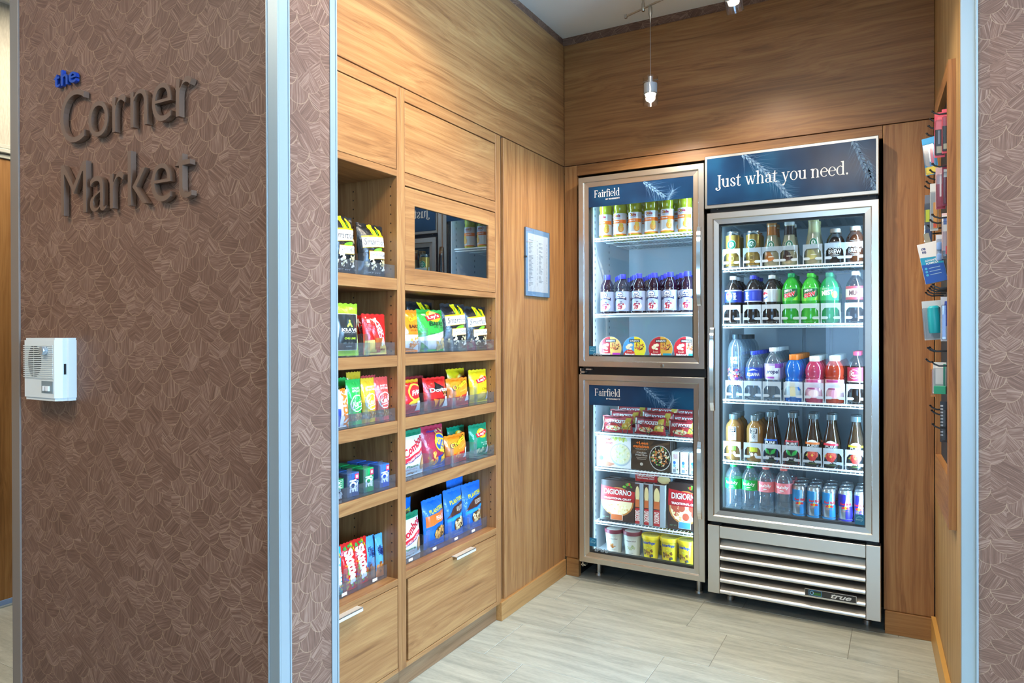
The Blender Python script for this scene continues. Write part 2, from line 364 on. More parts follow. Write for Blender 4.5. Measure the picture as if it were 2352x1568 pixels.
struct(MB().cbox(-.0585, XR-.004, YB-.011, YB+.02, 0, .094, .0012).build('baseboard_back_right', WOODBX), 'wooden baseboard right of the tall refrigerator', 'baseboard')
# left wall
wl = struct(MB().box(XL-.45, XL-.012, YJ+.001, YB+.03, 2.124, 2.8).build('wall_left', WALLP_Y), 'wood-panelled left wall with built-in snack cabinets', 'wall')
MB().cbox(XL-.012, XL, YJ+.002, YB, 2.1275, 2.7545, .0012).build('wall_panel', WOODH_L, wl)
MB().cbox(XL-.03, XL-.0005, 2.6675, YB, .08, 2.1235, .0012).build('wall_panel', WOODV, wl)
MB().box(XL-.45, XL-.03, 2.642, YB+.02, 0, 2.122).build('wall_core', mat('#0c0b0a', .7), wl)
struct(MB().cbox(XL-.03, XL+.0105, 2.6235, YB-.011, 0, .0815, .0012).build('baseboard_left', WOODB), 'wooden baseboard under the tall left panel', 'baseboard')
# right wall, slightly out of square
SR = -.034
def RX(y, e=0.): return XR-e+SR*(y-YB)
def rbox(mb, ya, yb, e0, e1, z0, z1, m=0):
    ps = [(RX(ya, e0), ya), (RX(yb, e0), yb), (RX(yb, e1), yb), (RX(ya, e1), ya)]
    return mb.prism(ps, lambda a, b, d: (a, b, d), z0, z1, m)
struct(rbox(MB(), YR+.002, YB+.02, 0, -.12, 0, 2.8).build('wall_right', WOODOAK), 'oak-textured right wall carrying the peg display', 'wall')
struct(rbox(MB(), YR+.004, YB-.012, .0155, .0005, 0, .104).build('baseboard_right', mat('#c89a52', .4)), 'honey-coloured baseboard along the right wall', 'baseboard')
# entrance walls
wf = struct(MB().box(-2.3985, XC, Y0, YJ, 0, 2.8).build('wall_front_left', [WALLP_X, WALLP_Y]), 'brown veneer-scale wallpapered wall with the market sign', 'wall')
for p in wf.data.polygons: p.material_index = 1 if abs(p.normal.x) > .5 else 0
struct(MB().box(RX(YR)+.0005, 4.6, YR, YR+.14, 0, 2.8).build('wall_front_right', WALLP_X), 'veneer-scale wallpapered wall right of the opening', 'wall')
def trim(n, label, boxes, m):
    t = MB()
    for b in boxes: t.cbox(*b, .0008)
    struct(t.build('trim_%d' % n, m), label, 'trim')
trim(1, 'brushed aluminium corner guard beside the sign wall', [(XC-.0285, XC+.004, Y0-.004, Y0, 0, 2.8), (XC, XC+.004, Y0, Y0+.027, 0, 2.8), (XC+.0005, XC+.006, Y0+.027, Y0+.0315, 0, 2.8), (XC-.033, XC-.0285, Y0-.006, Y0, 0, 2.8)], ALU)
trim(2, 'polished edge guard at the cabinet side of the jamb', [(XC, XC+.003, YJ-.018, YJ, 0, 2.8), (XC-.012, XC+.005, YJ, YJ+.005, 0, 2.8)], ALU)
trim(3, 'brushed aluminium corner guard right of the opening', [(RX(YR)-.003, RX(YR)+.032, YR-.004, YR, 0, 2.8), (RX(YR)+.032, RX(YR)+.038, YR-.007, YR, 0, 2.8), (RX(YR)-.003, RX(YR), YR, YR+.02, 0, 2.8)], ALU)
trim(4, 'taupe metal end trim on the left edge of the sign wall', [(-2.3995, -2.353, Y0-.005, YJ+.004, 0, 2.8)], mat('#8f8175', .45, .35))
# corridor beyond the sign wall, and the lobby the camera stands in
XW = -3.64
wc = struct(MB().box(XW-.1, XW, -4.1, 4.1, 0, 2.8).build('wall_corridor', LINEN), 'pale woven corridor wall with wood wainscot', 'wall')
MB().cbox(XW, XW+.012, -4, 4, .03, 2.072, .001).build('wainscot_panel', WOODFAR, wc)
MB().cbox(XW, XW+.02, -4, 4, 2.074, 2.094, .002).cbox(XW, XW+.032, -4, 4, 2.096, 2.118, .004).cbox(XW, XW+.018, -4, 4, 2.12, 2.14, .003).build('chair_rail', mat('#b9bdb0', .5), wc)
MB().cbox(XW, XW+.016, -4, 4, 0, .03, .001).build('carpet_strip', mat('#7f9cc4', .9), wc)
MB().cbox(XW+.016, XW+.03, -4, 4, 0, .008, .001).build('edge_strip', ALU, wc)
struct(MB().box(-3.75, 4.6, 4.0, 4.1, 0, 2.8).build('wall_corridor_end', LINEN), 'corridor end wall behind the nook', 'wall')
struct(MB().box(-3.75, -.9, -4.2, -4.1, 0, 2.8).box(1.6, 4.6, -4.2, -4.1, 0, 2.8).box(-.9, 1.6, -4.2, -4.1, 0, .8).box(-.9, 1.6, -4.2, -4.1, 2.1, 2.8).build('wall_rear', mat('#cfc6b6', .8)), 'lobby wall behind the viewer', 'wall')
n = MB(); n.box(4.5, 4.6, -4.1, -.3, 0, 2.8).box(4.5, 4.6, 2.2, 2.4, 0, 2.8).box(4.5, 4.6, -.3, 2.2, 0, .85).box(4.5, 4.6, -.3, 2.2, 2.55, 2.8)
for yy in (.5, 1.4): n.box(4.5, 4.56, yy-.03, yy+.03, .85, 2.55)
struct(n.build('wall_window', mat('#b5b3aa', .8)), 'lobby window wall on the right', 'wall')

# ================================================================== built-in snack cabinets
XBK = XL-.33
def cabinet(name, label, ya, yb, ia, ib, parts):
    """ya..yb outside, ia..ib clear opening between the stiles"""
    root = thing(name, label, 'cabinet', ((XL+XBK)/2, (ya+yb)/2, 0)); ox, oy = (XL+XBK)/2, (ya+yb)/2
    def B(nm, y0, y1, z0, z1, m, x0=XBK, x1=XL, parent=root, c=.0012):
        return MB().cbox(x0-ox, x1-ox, y0-oy, y1-oy, z0, z1, c).build(nm, m, parent)
    B('side_panel', ya+.0004, ia, .0745, 2.1235, WOODV); B('side_panel', ib, yb-.0004, .0745, 2.1235, WOODV)
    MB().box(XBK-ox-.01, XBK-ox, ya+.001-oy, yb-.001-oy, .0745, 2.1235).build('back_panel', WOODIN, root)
    B('toe_kick', ya+.0004, min(yb, 2.6232)-.0004, 0, .0735, wood_mat('wood_toe_kick', 'y', '#6b4d30', '#836143', '#957352', 4.) if 'toe' not in MATS else MATS['toe'], XBK, XL-.0165)
    lipd = .022
    for k, *a in parts:
        if k == 'rail': B('rail', ia, ib, a[0], a[1], WOODH_L)
        elif k == 'shelf':
            B('shelf', ia, ib, a[0], a[1], WOODH_L, XBK, XL-.0008)
        elif k == 'door': B('flap_door', ia+.0025, ib-.0025, a[0], a[1], WOODH_L, XL-.021, XL-.0015)
        elif k == 'gdoor':
            z0, z1, ga, gb, gz0, gz1 = a; y0, y1 = ia+.0025, ib-.0025
            d = MB(); X0, X1 = XL-.021-ox, XL-.0015-ox
            d.cbox(X0, X1, y0-oy, ga-oy, z0, z1, .0008).cbox(X0, X1, gb-oy, y1-oy, z0, z1, .0008).cbox(X0, X1, ga-oy, gb-oy, z0, gz0, .0008).cbox(X0, X1, ga-oy, gb-oy, gz1, z1, .0008)
            d = d.build('flap_door', WOODH_L, root)
            tag(MB().box(X0+.002, X1-.006, ga-oy, gb-oy, gz0, gz1).build('glass_pane', DKGLASS, d), 'dark reflective glass pane')
        elif k == 'drawer':
            z0, z1, hy = a; d = B('drawer', ia+.012 if ia > 1.95 else ia+.003, ib-.0025, z0, z1, WOODH_L, XL-.3, XL-.0005)
            h = MB().cbox(XL-.01-ox, XL+.024-ox, hy-.068-oy, hy+.068-oy, z1+.0005, z1+.0035, .0006).cbox(XL+.021-ox, XL+.024-ox, hy-.068-oy, hy+.068-oy, z1-.009, z1+.0035, .0006)
            h.build('handle', mat('#e6e4de', .35, .35), d)
    # rows of peg holes on the inner side facing the viewer
    ph = MB()
    for xx in (XL-.028, XL-.20):
        for i in range(46):
            zz = .46+i*.032
            if any(k == 'shelf' and a[0]-.012 < zz < a[1]+.012 for k, *a in parts): continue
            if zz > (1.38 if ia > 1.95 else 1.78): break
            ph.lathe([(.0028, 0), (.0028, .0006)], 7, 0); m0 = len(ph.v)-14
            for q in range(m0, len(ph.v)): x, y, z = ph.v[q]; ph.v[q] = (xx+x-ox, ib-.0002-oy-z, zz+y)
    tag(ph.build('peg_hole', mat('#2a1a0e', .8), root), kind='stuff')
    return root
MATS['toe'] = wood_mat('wood_toe_kick', 'y', '#6b4d30', '#836143', '#957352', 4.)
cabinet('snack_cabinet', 'wooden snack cabinet nearest the entrance, half hidden by the jamb', YJ+.002, 1.9435, 1.332, 1.9215,
  [('rail', 2.0805, 2.1235), ('door', 1.83, 2.0775), ('rail', 1.8055, 1.828), ('shelf', 1.409, 1.4495), ('shelf', 1.1432, 1.1816), ('shelf', .912, .9535), ('shelf', .681, .7227), ('shelf', .3786, .402), ('drawer', .0915, .3765, 1.645), ('rail', .0745, .0895)])
cabinet('snack_cabinet', 'wooden snack cabinet with a dark glass flap door', 1.9435, 2.6405, 1.966, 2.597,
  [('rail', 2.0805, 2.1235), ('door', 1.83, 2.0765), ('rail', 1.7825, 1.8275), ('gdoor', 1.4345, 1.7785, 2.0246, 2.5405, 1.4915, 1.718), ('rail', 1.4105, 1.4325), ('shelf', 1.1432, 1.185), ('shelf', .918, .959), ('shelf', .6865, .730), ('shelf', .386, .414), ('drawer', .0945, .3835, 2.325), ('rail', .0745, .0925)])
MB().cbox(XL-.02, XL-.012, 2.6415, 2.666, .08, 2.1235, .001).build('wall_panel', mat('#4a2d17', .5), wl)

# ================================================================== wall sign
sign = thing('wall_sign', 'raised taupe lettering reading the Corner Market with a blue article', 'sign', (-1.8, Y0, 1.59))
def letters(word, x0, x1, zbase, cap, thick, off, m, bold, gap, lab=None):
    # glyph outlines from the built-in font, extruded, one object per letter
    gl = []
    for ch in word:
        cu = bpy.data.curves.new('l', 'FONT'); cu.body = ch; cu.size = 1; cu.offset = bold; cu.extrude = .5; cu.resolution_u = 6
        ob = bpy.data.objects.new('l', cu); C.objects.link(ob); dg = bpy.context.evaluated_depsgraph_get(); me = bpy.data.meshes.new_from_object(ob.evaluated_get(dg))
        bpy.data.objects.remove(ob); bpy.data.curves.remove(cu); gl.append(me)
    ref = bpy.data.curves.new('l', 'FONT'); ref.body = 'H'; ref.offset = bold; ob = bpy.data.objects.new('l', ref); C.objects.link(ob); dg = bpy.context.evaluated_depsgraph_get(); me = ob.evaluated_get(dg).to_mesh()
    caph = max(v.co.y for v in me.vertices); bpy.data.objects.remove(ob)
    sy = cap/caph; ws = [(min(v.co.x for v in g.vertices), max(v.co.x for v in g.vertices)) for g in gl]
    tot = sum(b-a for a, b in ws)+gap*(len(gl)-1); sx = (x1-x0)/tot; x = x0
    for g, (a, b) in zip(gl, ws):
        for v in g.vertices: v.co = ((v.co.x-a)*sx+x+1.8, -off-thick/2+v.co.z*thick*-1, v.co.y*sy+zbase-1.59)
        bm = bmesh.new(); bm.from_mesh(g); bmesh.ops.remove_doubles(bm, verts=bm.verts, dist=1e-6); bmesh.ops.recalc_face_normals(bm, faces=bm.faces); bm.to_mesh(g); bm.free()
        g.shade_flat(); g.materials.clear(); g.materials.append(m); o = bpy.data.objects.new('letter', g); C.objects.link(o); o.parent = sign
        if lab: o['label'] = lab
        x += (b-a+gap)*sx
LET = mat('#6e5341', .45, .05)
letters('Corner', -2.094, -1.516, 1.7965, .146, .015, .004, LET, -.012, .10)
letters('Market', -2.093, -1.518, 1.5935, .146, .015, .004, LET, -.012, .085)
letters('the', -2.137, -2.024, 1.9705, .044, .010, .004, mat('#0a3a96', .4), .010, .07, 'royal blue letter')

# ================================================================== intercom box on the sign wall
ib = thing('door_alarm', 'white louvred door alarm box on the wallpapered wall', 'alarm', (-2.148, Y0, 1.07))
bw, bh, bd = .192, .178, .05
b = MB(); prof = [(-bw/2+.004, 0), (bw/2, 0), (bw/2, -.022), (bw/2-.004, -.024), (bw/2-.004, bd*-.72), (bw/2-.02, -bd), (-bw/2+.016, -bd), (-bw/2+.004, -bd*.8)]
b.prism(prof, lambda a, c, d: (a, c, d), .008, bh-.006); b.prism([(a*.97, c*.94) for a, c in prof], lambda a, c, d: (a, c, d), 0, bh)
b.build('housing', mat('#dfe3de', .3), ib)
g = MB()
for i in range(16):
    z = .068+i*.0056; hw = .05*sqrt(max(.05, 1-((i-7.5)/8.2)**2))
    g.box(-.03-hw*.6, -.032, -bd-.0006, -bd+.001, z, z+.0026).box(-.028, -.028+hw*.75, -bd-.0006, -bd+.001, z, z+.0026)
g.build('speaker_slots', mat('#2c302e', .7), ib)
g = MB()
for i in range(17): g.box(-.084, .07, -bd-.0016, -bd-.0004, .0645+i*.0056, .0672+i*.0056)
g.build('louvre', mat('#d4d8d0', .4), ib)
MB().lathe([(.0125, 0), (.0125, .012), (.0115, .014)], 18).build('lens', mat('#b9c6cc', .1, .6), ib, True).matrix_local = Matrix.Translation((.034, -bd, .142)) @ Matrix.Rotation(radians(90), 4, 'X')
sp = MB().box(.012, .07, -bd-.0012, -bd, .022, .056).build('switch_plate', mat('#7f8a8a', .5), ib)
MB().cbox(.024, .034, -bd-.006, -bd-.0012, .028, .042, .0008).build('switch', WHITE, sp); MB().cbox(.04, .056, -bd-.006, -bd-.0012, .028, .042, .0008).build('switch', WHITE, sp)
MB().box(-.085, .072, -bd-.0006, -bd+.001, .0605, .0612).build('seam', mat('#8c928e', .6), ib)
MB().box(bw/2-.0045, bw/2-.0034, -.033, -.0265, .075, .105).build('side_slot', BLACK, ib)

# ================================================================== serif lettering drawn with strokes
def glyphs():
    G = {}
    TH, TN, SE = .19, .055, .05
    def stem(x, y0, y1, w=TH): return [(x-w/2, y0), (x+w/2, y0), (x+w/2, y1), (x-w/2, y1)]
    def ser(x, y, w=.38, h=SE): return [(x-w/2, y), (x+w/2, y), (x+w/2, y+h), (x-w/2, y+h)]
    def flag(x, y, w=.2): return [(x-w, y-.09), (x, y-.17), (x, y), (x-w, y-.055)]
    def arc(cx, cy, rx, ry, a0, a1, tn=TN, th=TH, n=14):
        out = []; 
        for i in range(n):
            q = []
            for a in (a0+(a1-a0)*i/n, a0+(a1-a0)*(i+1)/n):
                a = radians(a); ww = tn+(th-tn)*abs(cos(a))**1.6
                q.append(((cx+(rx-ww/2)*cos(a), cy+(ry-tn/2)*sin(a)), (cx+(rx+ww/2)*cos(a), cy+(ry+tn/2)*sin(a))))
            out.append([q[0][0], q[0][1], q[1][1], q[1][0]])
        return out
    def ball(x, y, r=.1): return [(x+r*cos(2*pi*i/14), y+r*sin(2*pi*i/14)) for i in range(14)]
    def diag(x0, y0, x1, y1, w): return [(x0-w/2, y0), (x0+w/2, y0), (x1+w/2, y1), (x1-w/2, y1)]
    G['o'] = (1.08, arc(.54, .5, .4, .49, 0, 360, n=26))
    G['e'] = (.98, arc(.5, .5, .39, .49, 8, 318, n=24)+[[(.12, .53), (.86, .53), (.86, .58), (.12, .58)]])
    G['n'] = (1.16, [stem(.24, 0, 1), flag(.16, 1.0), ser(.24, 0), stem(.86, 0, .66), ser(.86, 0)]+arc(.57, .66, .29, .32, 0, 165))
    G['h'] = (1.16, [stem(.24, 0, 1.52), flag(.16, 1.52), ser(.24, 0), stem(.86, 0, .66), ser(.86, 0)]+arc(.57, .66, .29, .32, 0, 165))
    G['u'] = (1.16, [stem(.24, .34, 1), flag(.16, 1.), stem(.86, 0, 1), flag(.78, 1.), [(.86, 0), (1.08, .03), (1.08, .07), (.95, .1)]]+arc(.54, .34, .3, .33, 180, 345))
    G['d'] = (1.12, [stem(.84, 0, 1.52), flag(.76, 1.52), [(.84, 0), (1.06, .03), (1.06, .07), (.93, .1)]]+arc(.5, .5, .38, .49, 45, 318, n=22))
    G['a'] = (1.0, [stem(.7, .12, .68, .18), [(.62, .12), (.79, .12), (1.0, .05), (.98, .0), (.78, -.01)]]+arc(.45, .67, .25, .31, 0, 150)+[ball(.24, .74, .1)]+arc(.42, .26, .27, .25, 60, 330))
    G['s'] = (.84, arc(.42, .74, .24, .24, 20, 200)+[[(.1, .80), (.28, .62), (.74, .38), (.56, .2), (.42, .36), (.14, .60)]]+arc(.42, .25, .27, .24, -170, 20)+[stem(.66, .66, .86, .05), stem(.14, .12, .36, .05)])
    G['t'] = (.74, [stem(.3, .22, 1.0, .17), [(.215, 1.0), (.385, 1.0), (.385, 1.3), (.33, 1.3)], [(.04, .94), (.66, .94), (.66, 1.), (.04, 1.)]]+arc(.46, .22, .2, .22, 180, 320))
    G['w'] = (1.56, [diag(.56, 0, .22, 1, .17), diag(.56, 0, .82, 1, .06), diag(1.1, 0, .78, 1, .17), diag(1.1, 0, 1.38, 1, .06), ser(.22, .95), ser(1.38, .95, .3), ser(.8, .95, .3)])
    G['y'] = (1.06, [diag(.56, 0, .22, 1, .18), diag(.36, -.44, .9, 1, .065), ser(.22, .95), ser(.9, .95, .32), ball(.24, -.4, .1)])
    G['J'] = (.86, [stem(.56, -.02, 1.42, .2), ser(.54, 1.38, .5)]+arc(.34, -.02, .3, .3, 200, 360)+[ball(.13, -.12, .12)])
    G['F'] = (1.18, [stem(.3, 0, 1.42, .2), ser(.3, 0, .46), ser(.3, 1.38, .46), [(.3, 1.36), (1.06, 1.36), (1.06, 1.42), (.3, 1.42)], stem(1.05, 1.1, 1.42, .05), [(.3, .7), (.84, .7), (.84, .75), (.3, .75)], stem(.82, .58, .88, .05)])
    G['i'] = (.56, [stem(.28, 0, 1), flag(.2, 1.), ser(.28, 0), ball(.28, 1.3, .115)])
    G['r'] = (.78, [stem(.24, 0, 1), flag(.16, 1.), ser(.24, 0), ball(.66, .86, .1)]+arc(.52, .62, .24, .34, 70, 160))
    G['f'] = (.66, [stem(.3, 0, 1.2), ser(.3, 0), [(.04, .94), (.62, .94), (.62, 1.), (.04, 1.)], ball(.68, 1.36, .09)]+arc(.52, 1.2, .22, .3, 60, 180))
    G['l'] = (.56, [stem(.28, 0, 1.52), flag(.2, 1.52), ser(.28, 0)])
    G['.'] = (.4, [ball(.2, .1, .115)]); G[' '] = (.46, [])
    return G
GL = glyphs()
def serif_mesh(s, x0, width, z0, xh, y, name, m, parent, slope=0.):
    tot = sum(GL[c][0] for c in s); k = width/tot; mb = MB(); x = x0; n = 0
    for c in s:
        a, polys = GL[c]
        for pl in polys: mb.add([(x+px*k, y-.00003*(n % 7), z0+py*xh+slope*(x-x0)) for px, py in pl], [list(range(len(pl)))]); n += 1
        x += a*k
    return mb.build(name, m, parent)
def wheat(mb, bx, bz, ang, L, y, rnd, mi=0, hair=1.):
    dx, dz = cos(ang), sin(ang); px, pz = -dz, dx
    for i in range(15):
        t = i/14; cx, cz = bx+dx*L*t, bz+dz*L*t
        for sd in (-1, 1):
            a = ang+sd*rnd.uniform(.35, .7); l = L*.14*rnd.uniform(.8, 1.2); w_ = l*.2
            ex, ez = cx+cos(a)*l, cz+sin(a)*l
            mb.add([(cx, y, cz), (cx+cos(a)*l*.5-sin(a)*w_, y, cz+sin(a)*l*.5+cos(a)*w_), (ex, y, ez), (cx+cos(a)*l*.5+sin(a)*w_, y, cz+sin(a)*l*.5-cos(a)*w_)], [(0, 1, 2, 3)], mi+(i+(sd > 0)) % 2)
            a2 = ang+sd*rnd.uniform(.25, .9); l2 = L*rnd.uniform(.3, .7)*hair; hw = .00045
            mb.add([(ex-sin(a2)*hw, y, ez+cos(a2)*hw), (ex+sin(a2)*hw, y, ez-cos(a2)*hw), (ex+cos(a2)*l2, y, ez+sin(a2)*l2)], [(0, 1, 2)], mi+2)
def clipmesh(o, x0, x1, z0, z1):
    bm = bmesh.new(); bm.from_mesh(o.data)
    for co, no in (((x0, 0, 0), (-1, 0, 0)), ((x1, 0, 0), (1, 0, 0)), ((0, 0, z0), (0, 0, -1)), ((0, 0, z1), (0, 0, 1))):
        bmesh.ops.bisect_plane(bm, geom=bm.verts[:]+bm.edges[:]+bm.faces[:], plane_co=co, plane_no=no, clear_outer=True)
    bm.to_mesh(o.data); bm.free()
def bluepanel():
    k = NT('printed_blue_panel'); x, y, z = k.coords()
    n = k.noise(k.xyz(k.M('MULTIPLY', x, 5.), 0., k.M('MULTIPLY', z, 5.)), 1., 2., .5)
    k.b.inputs['Specular IOR Level'].default_value = .3
    return k.out(k.ramp(n, [(.3, '#0c2340'), (.5, '#123052'), (.7, '#164468')]), .18)
BLUE = bluepanel(); WHEAT = [mat('#5f83a5', .4), mat('#3a5f86', .4), mat('#476f97', .4)]; PRINTW = mat('#dfe3e2', .4)

# ================================================================== refrigerators
def frame_loops(x0, x1, z0, z1, loops, name, m, parent):
    mb = MB(); vs = []
    for ins, y in loops: vs += [(x0+ins, y, z0+ins), (x1-ins, y, z0+ins), (x1-ins, y, z1-ins), (x0+ins, y, z1-ins)]
    mb.add(vs, [(k*4+i, k*4+(i+1) % 4, (k+1)*4+(i+1) % 4, (k+1)*4+i) for k in range(len(loops)-1) for i in range(4)])
    return mb.build(name, m, parent)
DOORL = [(0, .048), (0, .0015), (.0015, 0), (.026, 0), (.0275, .0015), (.0285, .006), (.030, .0075), (.052, .009), (.052, .03)]
def wire_shelf(root, x0, x1, y0, y1, z, deep=False, n=30):
    s = MB(); r = .0024
    s.tube([(x0, y0, z), (x1, y0, z)], .0042, 8).tube([(x0, y0+.004, z-.0125), (x1, y0+.004, z-.0125)], .003, 6)
    for yy in (y0+.16, y0+.32, y1): s.tube([(x0, yy, z-.004), (x1, yy, z-.004)], .0026, 6)
    s.tube([(x0, y0, z), (x0, y1, z)], .003, 6).tube([(x1, y0, z), (x1, y1, z)], .003, 6)
    for i in range(n):
        xx = x0+(x1-x0)*(i+.5)/n; s.tube([(xx, y0+.004, z-.0125), (xx, y0-.0005, z+.003), (xx, y0+.012, z+.002), (xx, y1, z+.002)], .0017, 4)
    return s.build('wire_shelf', mat('#f0f5f7', .3), root)
def handle(door, xa, xb, za, zb):
    mb = MB(); n = 14; pr = []
    for i in range(n+1):
        t = i/n; z = za+(zb-za)*t; b = sin(pi*t)**.35 if 0 < t < 1 else 0.; pr.append((z, .004+.017*b))
    vs = []
    for z, d in pr: vs += [(xa, 0, z), (xa+.003, -d, z), (xb-.003, -d*.8, z), (xb, 0, z)]
    mb.add(vs, [(k*4+i, k*4+i+1, (k+1)*4+i+1, (k+1)*4+i) for k in range(n) for i in range(3)])
    return mb.build('handle', STEELM, door, True)
def door(root, x0, x1, z0, z1, header=None, sticker=None):
    d = frame_loops(x0, x1, z0, z1, DOORL, 'door', STEEL, root)
    MB().box(x0+.051, x1-.051, .016, .02, z0+.051, z1-.051).build('glass_pane', PANE, d)
    g = MB(); a, c = .0515, .06
    for q in ((x0+a, x0+c, z0+a, z1-a), (x1-c, x1-a, z0+a, z1-a), (x0+c, x1-c, z0+a, z0+c), (x0+c, x1-c, z1-c, z1-a)): g.box(q[0], q[1], .021, .045, q[2], q[3])
    g.build('gasket', mat('#14181c', .6), d)
    if header:
        za = header; xa, xb, zb = x0+.052, x1-.052, z1-.052
        h = MB().box(xa, xb, .0105, .0155, za, zb).build('header_panel', BLUE, d)
        serif_mesh('Fairfield', xa+.029, .136, za+.047, .0247, .0100, 'lettering', PRINTW, d)
        decals([T('BY MARRIOTT', 0, .5, 2., 1., '#dfe3e2', b=.02)], flatS(.0104, xa+.128, za+.0305), .074, .0068, d, 'lettering', o0=.0002)
        rnd = random.Random(3)
        for q in ((xa+.285, zb-.002, -38, .125, .0102), (xa+.40, za-.01, 60, .06, .0101)):
            wm = MB(); wheat(wm, q[0], q[1], radians(q[2]), q[3], q[4], rnd); o = wm.build('wheat_print', WHEAT, d); clipmesh(o, xa, xb, za, zb)
    if sticker:
        sx, sz = sticker; MB().box(sx, sx+.036, .0145, .0158, sz, sz+.042).build('energy_sticker', mat('#1f6f96', .4), d)
        decals([('e', 0, .55, .75, .28, 0, '#5fa8c4'), ('e', 0, .5, .7, .24, 0, '#1f6f96'), T('energy', 0, .45, 1.5, .2, '#9fd0e0', sh=.3)], flatS(.0145, sx+.018, sz), .036, .042, d, 'lettering', o0=.0003)
    return d
# ---- half-door unit (left)
fa = thing('display_freezer', 'stainless two-door glass display freezer beside the tall refrigerator', 'freezer', (0, YF, 0))
AX0, AX1 = -1.421, -.7905
b = MB(); b.box(AX0+.004, AX0+.034, .05, .69, .10, 2.043).box(AX1-.034, AX1-.004, .05, .69, .10, 2.043).box(AX0+.034, AX1-.034, .66, .69, .10, 2.043).box(AX0+.034, AX1-.034, .05, .66, 2.01, 2.043).box(AX0+.034, AX1-.034, .05, .66, .10, .125).box(AX0+.034, AX1-.034, .052, .66, 1.045, 1.096)
b.build('cabinet_body', mat('#151517', .4), fa)
li = MB()
def liner(mb, x0, x1, y0, y1, z0, z1):
    mb.add([(x0,y0,z0),(x1,y0,z0),(x1,y1,z0),(x0,y1,z0),(x0,y0,z1),(x1,y0,z1),(x1,y1,z1),(x0,y1,z1)], [(0,1,2,3),(4,7,6,5),(1,5,6,2),(2,6,7,3),(3,7,4,0)])
liner(li, AX0+.0345, AX1-.0345, .052, .655, .1295, 1.04); liner(li, AX0+.0345, AX1-.0345, .052, .655, 1.1, 2.005)
li.build('liner', LINER, fa)
for xx in (AX0+.036, AX1-.0375):
    q = MB()
    for yy in (.13, .33):
        for i in range(52):
            zz = .16+i*.034
            if .99 < zz < 1.13: continue
            q.box(xx, xx+.0014, yy-.0025, yy+.0025, zz, zz+.012)
    tag(q.build('shelf_standard', mat('#60707c', .6), fa), kind='stuff')
du = door(fa, AX0, AX1, 1.0895, 2.042, 1.8885, (AX0+.052, 1.15)); dl = door(fa, AX0, AX1, .1035, 1.0495, .897, (AX0+.052, .185))
handle(du, AX1-.034, AX1-.012, 1.383, 1.747); handle(dl, AX1-.034, AX1-.012, .395, .753)
MB().lathe([(.0085, 0), (.0085, .004), (.004, .005)], 14).build('lock', mat('#8e8678', .3, 1.), du, True).matrix_local = Matrix.Translation((-.99, 0, 1.1015)) @ Matrix.Rotation(radians(90), 4, 'X')
MB().box(AX0+.006, AX0+.03, .004, .04, 1.058, 1.064).box(AX0+.006, AX0+.012, .004, .04, 1.05, 1.08).box(AX0+.03, AX0+.06, .02, .04, 1.072, 1.078).build('hinge', STEELB, fa)
MB().box(AX0+.006, AX0+.03, .01, .04, .082, .088).box(AX0+.012, AX0+.018, .01, .03, .078, .098).build('hinge', STEELB, fa)
tag(decals([T('true', 0, .5, 2, 1, '#8b98a0', sh=.35, b=.02)], flatS(.0145, AX0+.115, .162), .075, .022, dl, 'lettering', o0=.0002), 'silver maker lettering on the glass')
tag(decals([T('true', 0, .5, 2, 1, '#8b98a0', sh=.35, b=.02)], flatS(.0145, AX0+.098, 1.145), .05, .014, du, 'lettering', o0=.0002), 'silver maker lettering on the glass')
for xx in (-1.373, -.8537):
    for yy in (.145, .58):
        MB().lathe([(.021, .1), (.018, .062), (.0135, .06), (.0125, .012), (.02, .011), (.021, 0)], 16, cx=xx, cy=yy).build('leg', STEELB, fa, True)
AS = [1.7415, 1.3525, .745, .566, .290]
for z in AS: wire_shelf(fa, AX0+.047, AX1-.047, .10, .62, z)
# ---- tall unit (right)
fb = thing('display_refrigerator', 'tall stainless glass-door beverage refrigerator under a blue light-box sign', 'refrigerator', (0, YF, 0))
BX0, BX1 = -.7775, -.0765
b = MB(); b.box(BX0+.004, BX0+.034, .05, .72, .06, 2.06).box(BX1-.034, BX1-.004, .05, .72, .06, 2.06).box(BX0+.034, BX1-.034, .69, .72, .06, 2.06).box(BX0+.034, BX1-.034, .05, .69, 1.80, 2.06).box(BX0+.034, BX1-.034, .05, .69, .374, .41).box(BX0+.034, BX1-.034, .09, .12, .06, .374)
b.box(BX0+.01, BX1-.01, .03, .05, 1.80, 1.84)
b.build('cabinet_body', mat('#111113', .4), fb)
li = MB(); liner(li, BX0+.0345, BX1-.0345, .052, .685, .4105, 1.799); li.build('liner', LINER, fb)
for xx in (BX0+.036, BX1-.0375):
    q = MB()
    for yy in (.13, .36):
        for i in range(40): q.box(xx, xx+.0014, yy-.0025, yy+.0025, .44+i*.034, .452+i*.034)
    tag(q.build('shelf_standard', mat('#60707c', .6), fb), kind='stuff')
bp = MB()
for i in range(3): bp.box(-.56+i*.13, -.445+i*.13, .66, .684, .45, 1.35)
for i in range(7): bp.box(-.60+i*.062, -.565+i*.062, .25, .6, 1.793, 1.7975)
bp.build('air_duct', mat('#a9b9c4', .4), fb)
db = door(fb, BX0, BX1, .3915, 1.806, None, (BX1-.052-.04, .452))
handle(db, BX0+.012, BX0+.034, .9, 1.28)
BS = [1.5565, 1.294, .9425, .6575]
for z in BS: wire_shelf(fb, BX0+.05, BX1-.05, .10, .62, z, n=34)
wire_shelf(fb, BX0+.05, BX1-.05, .10, .62, .424, n=34)
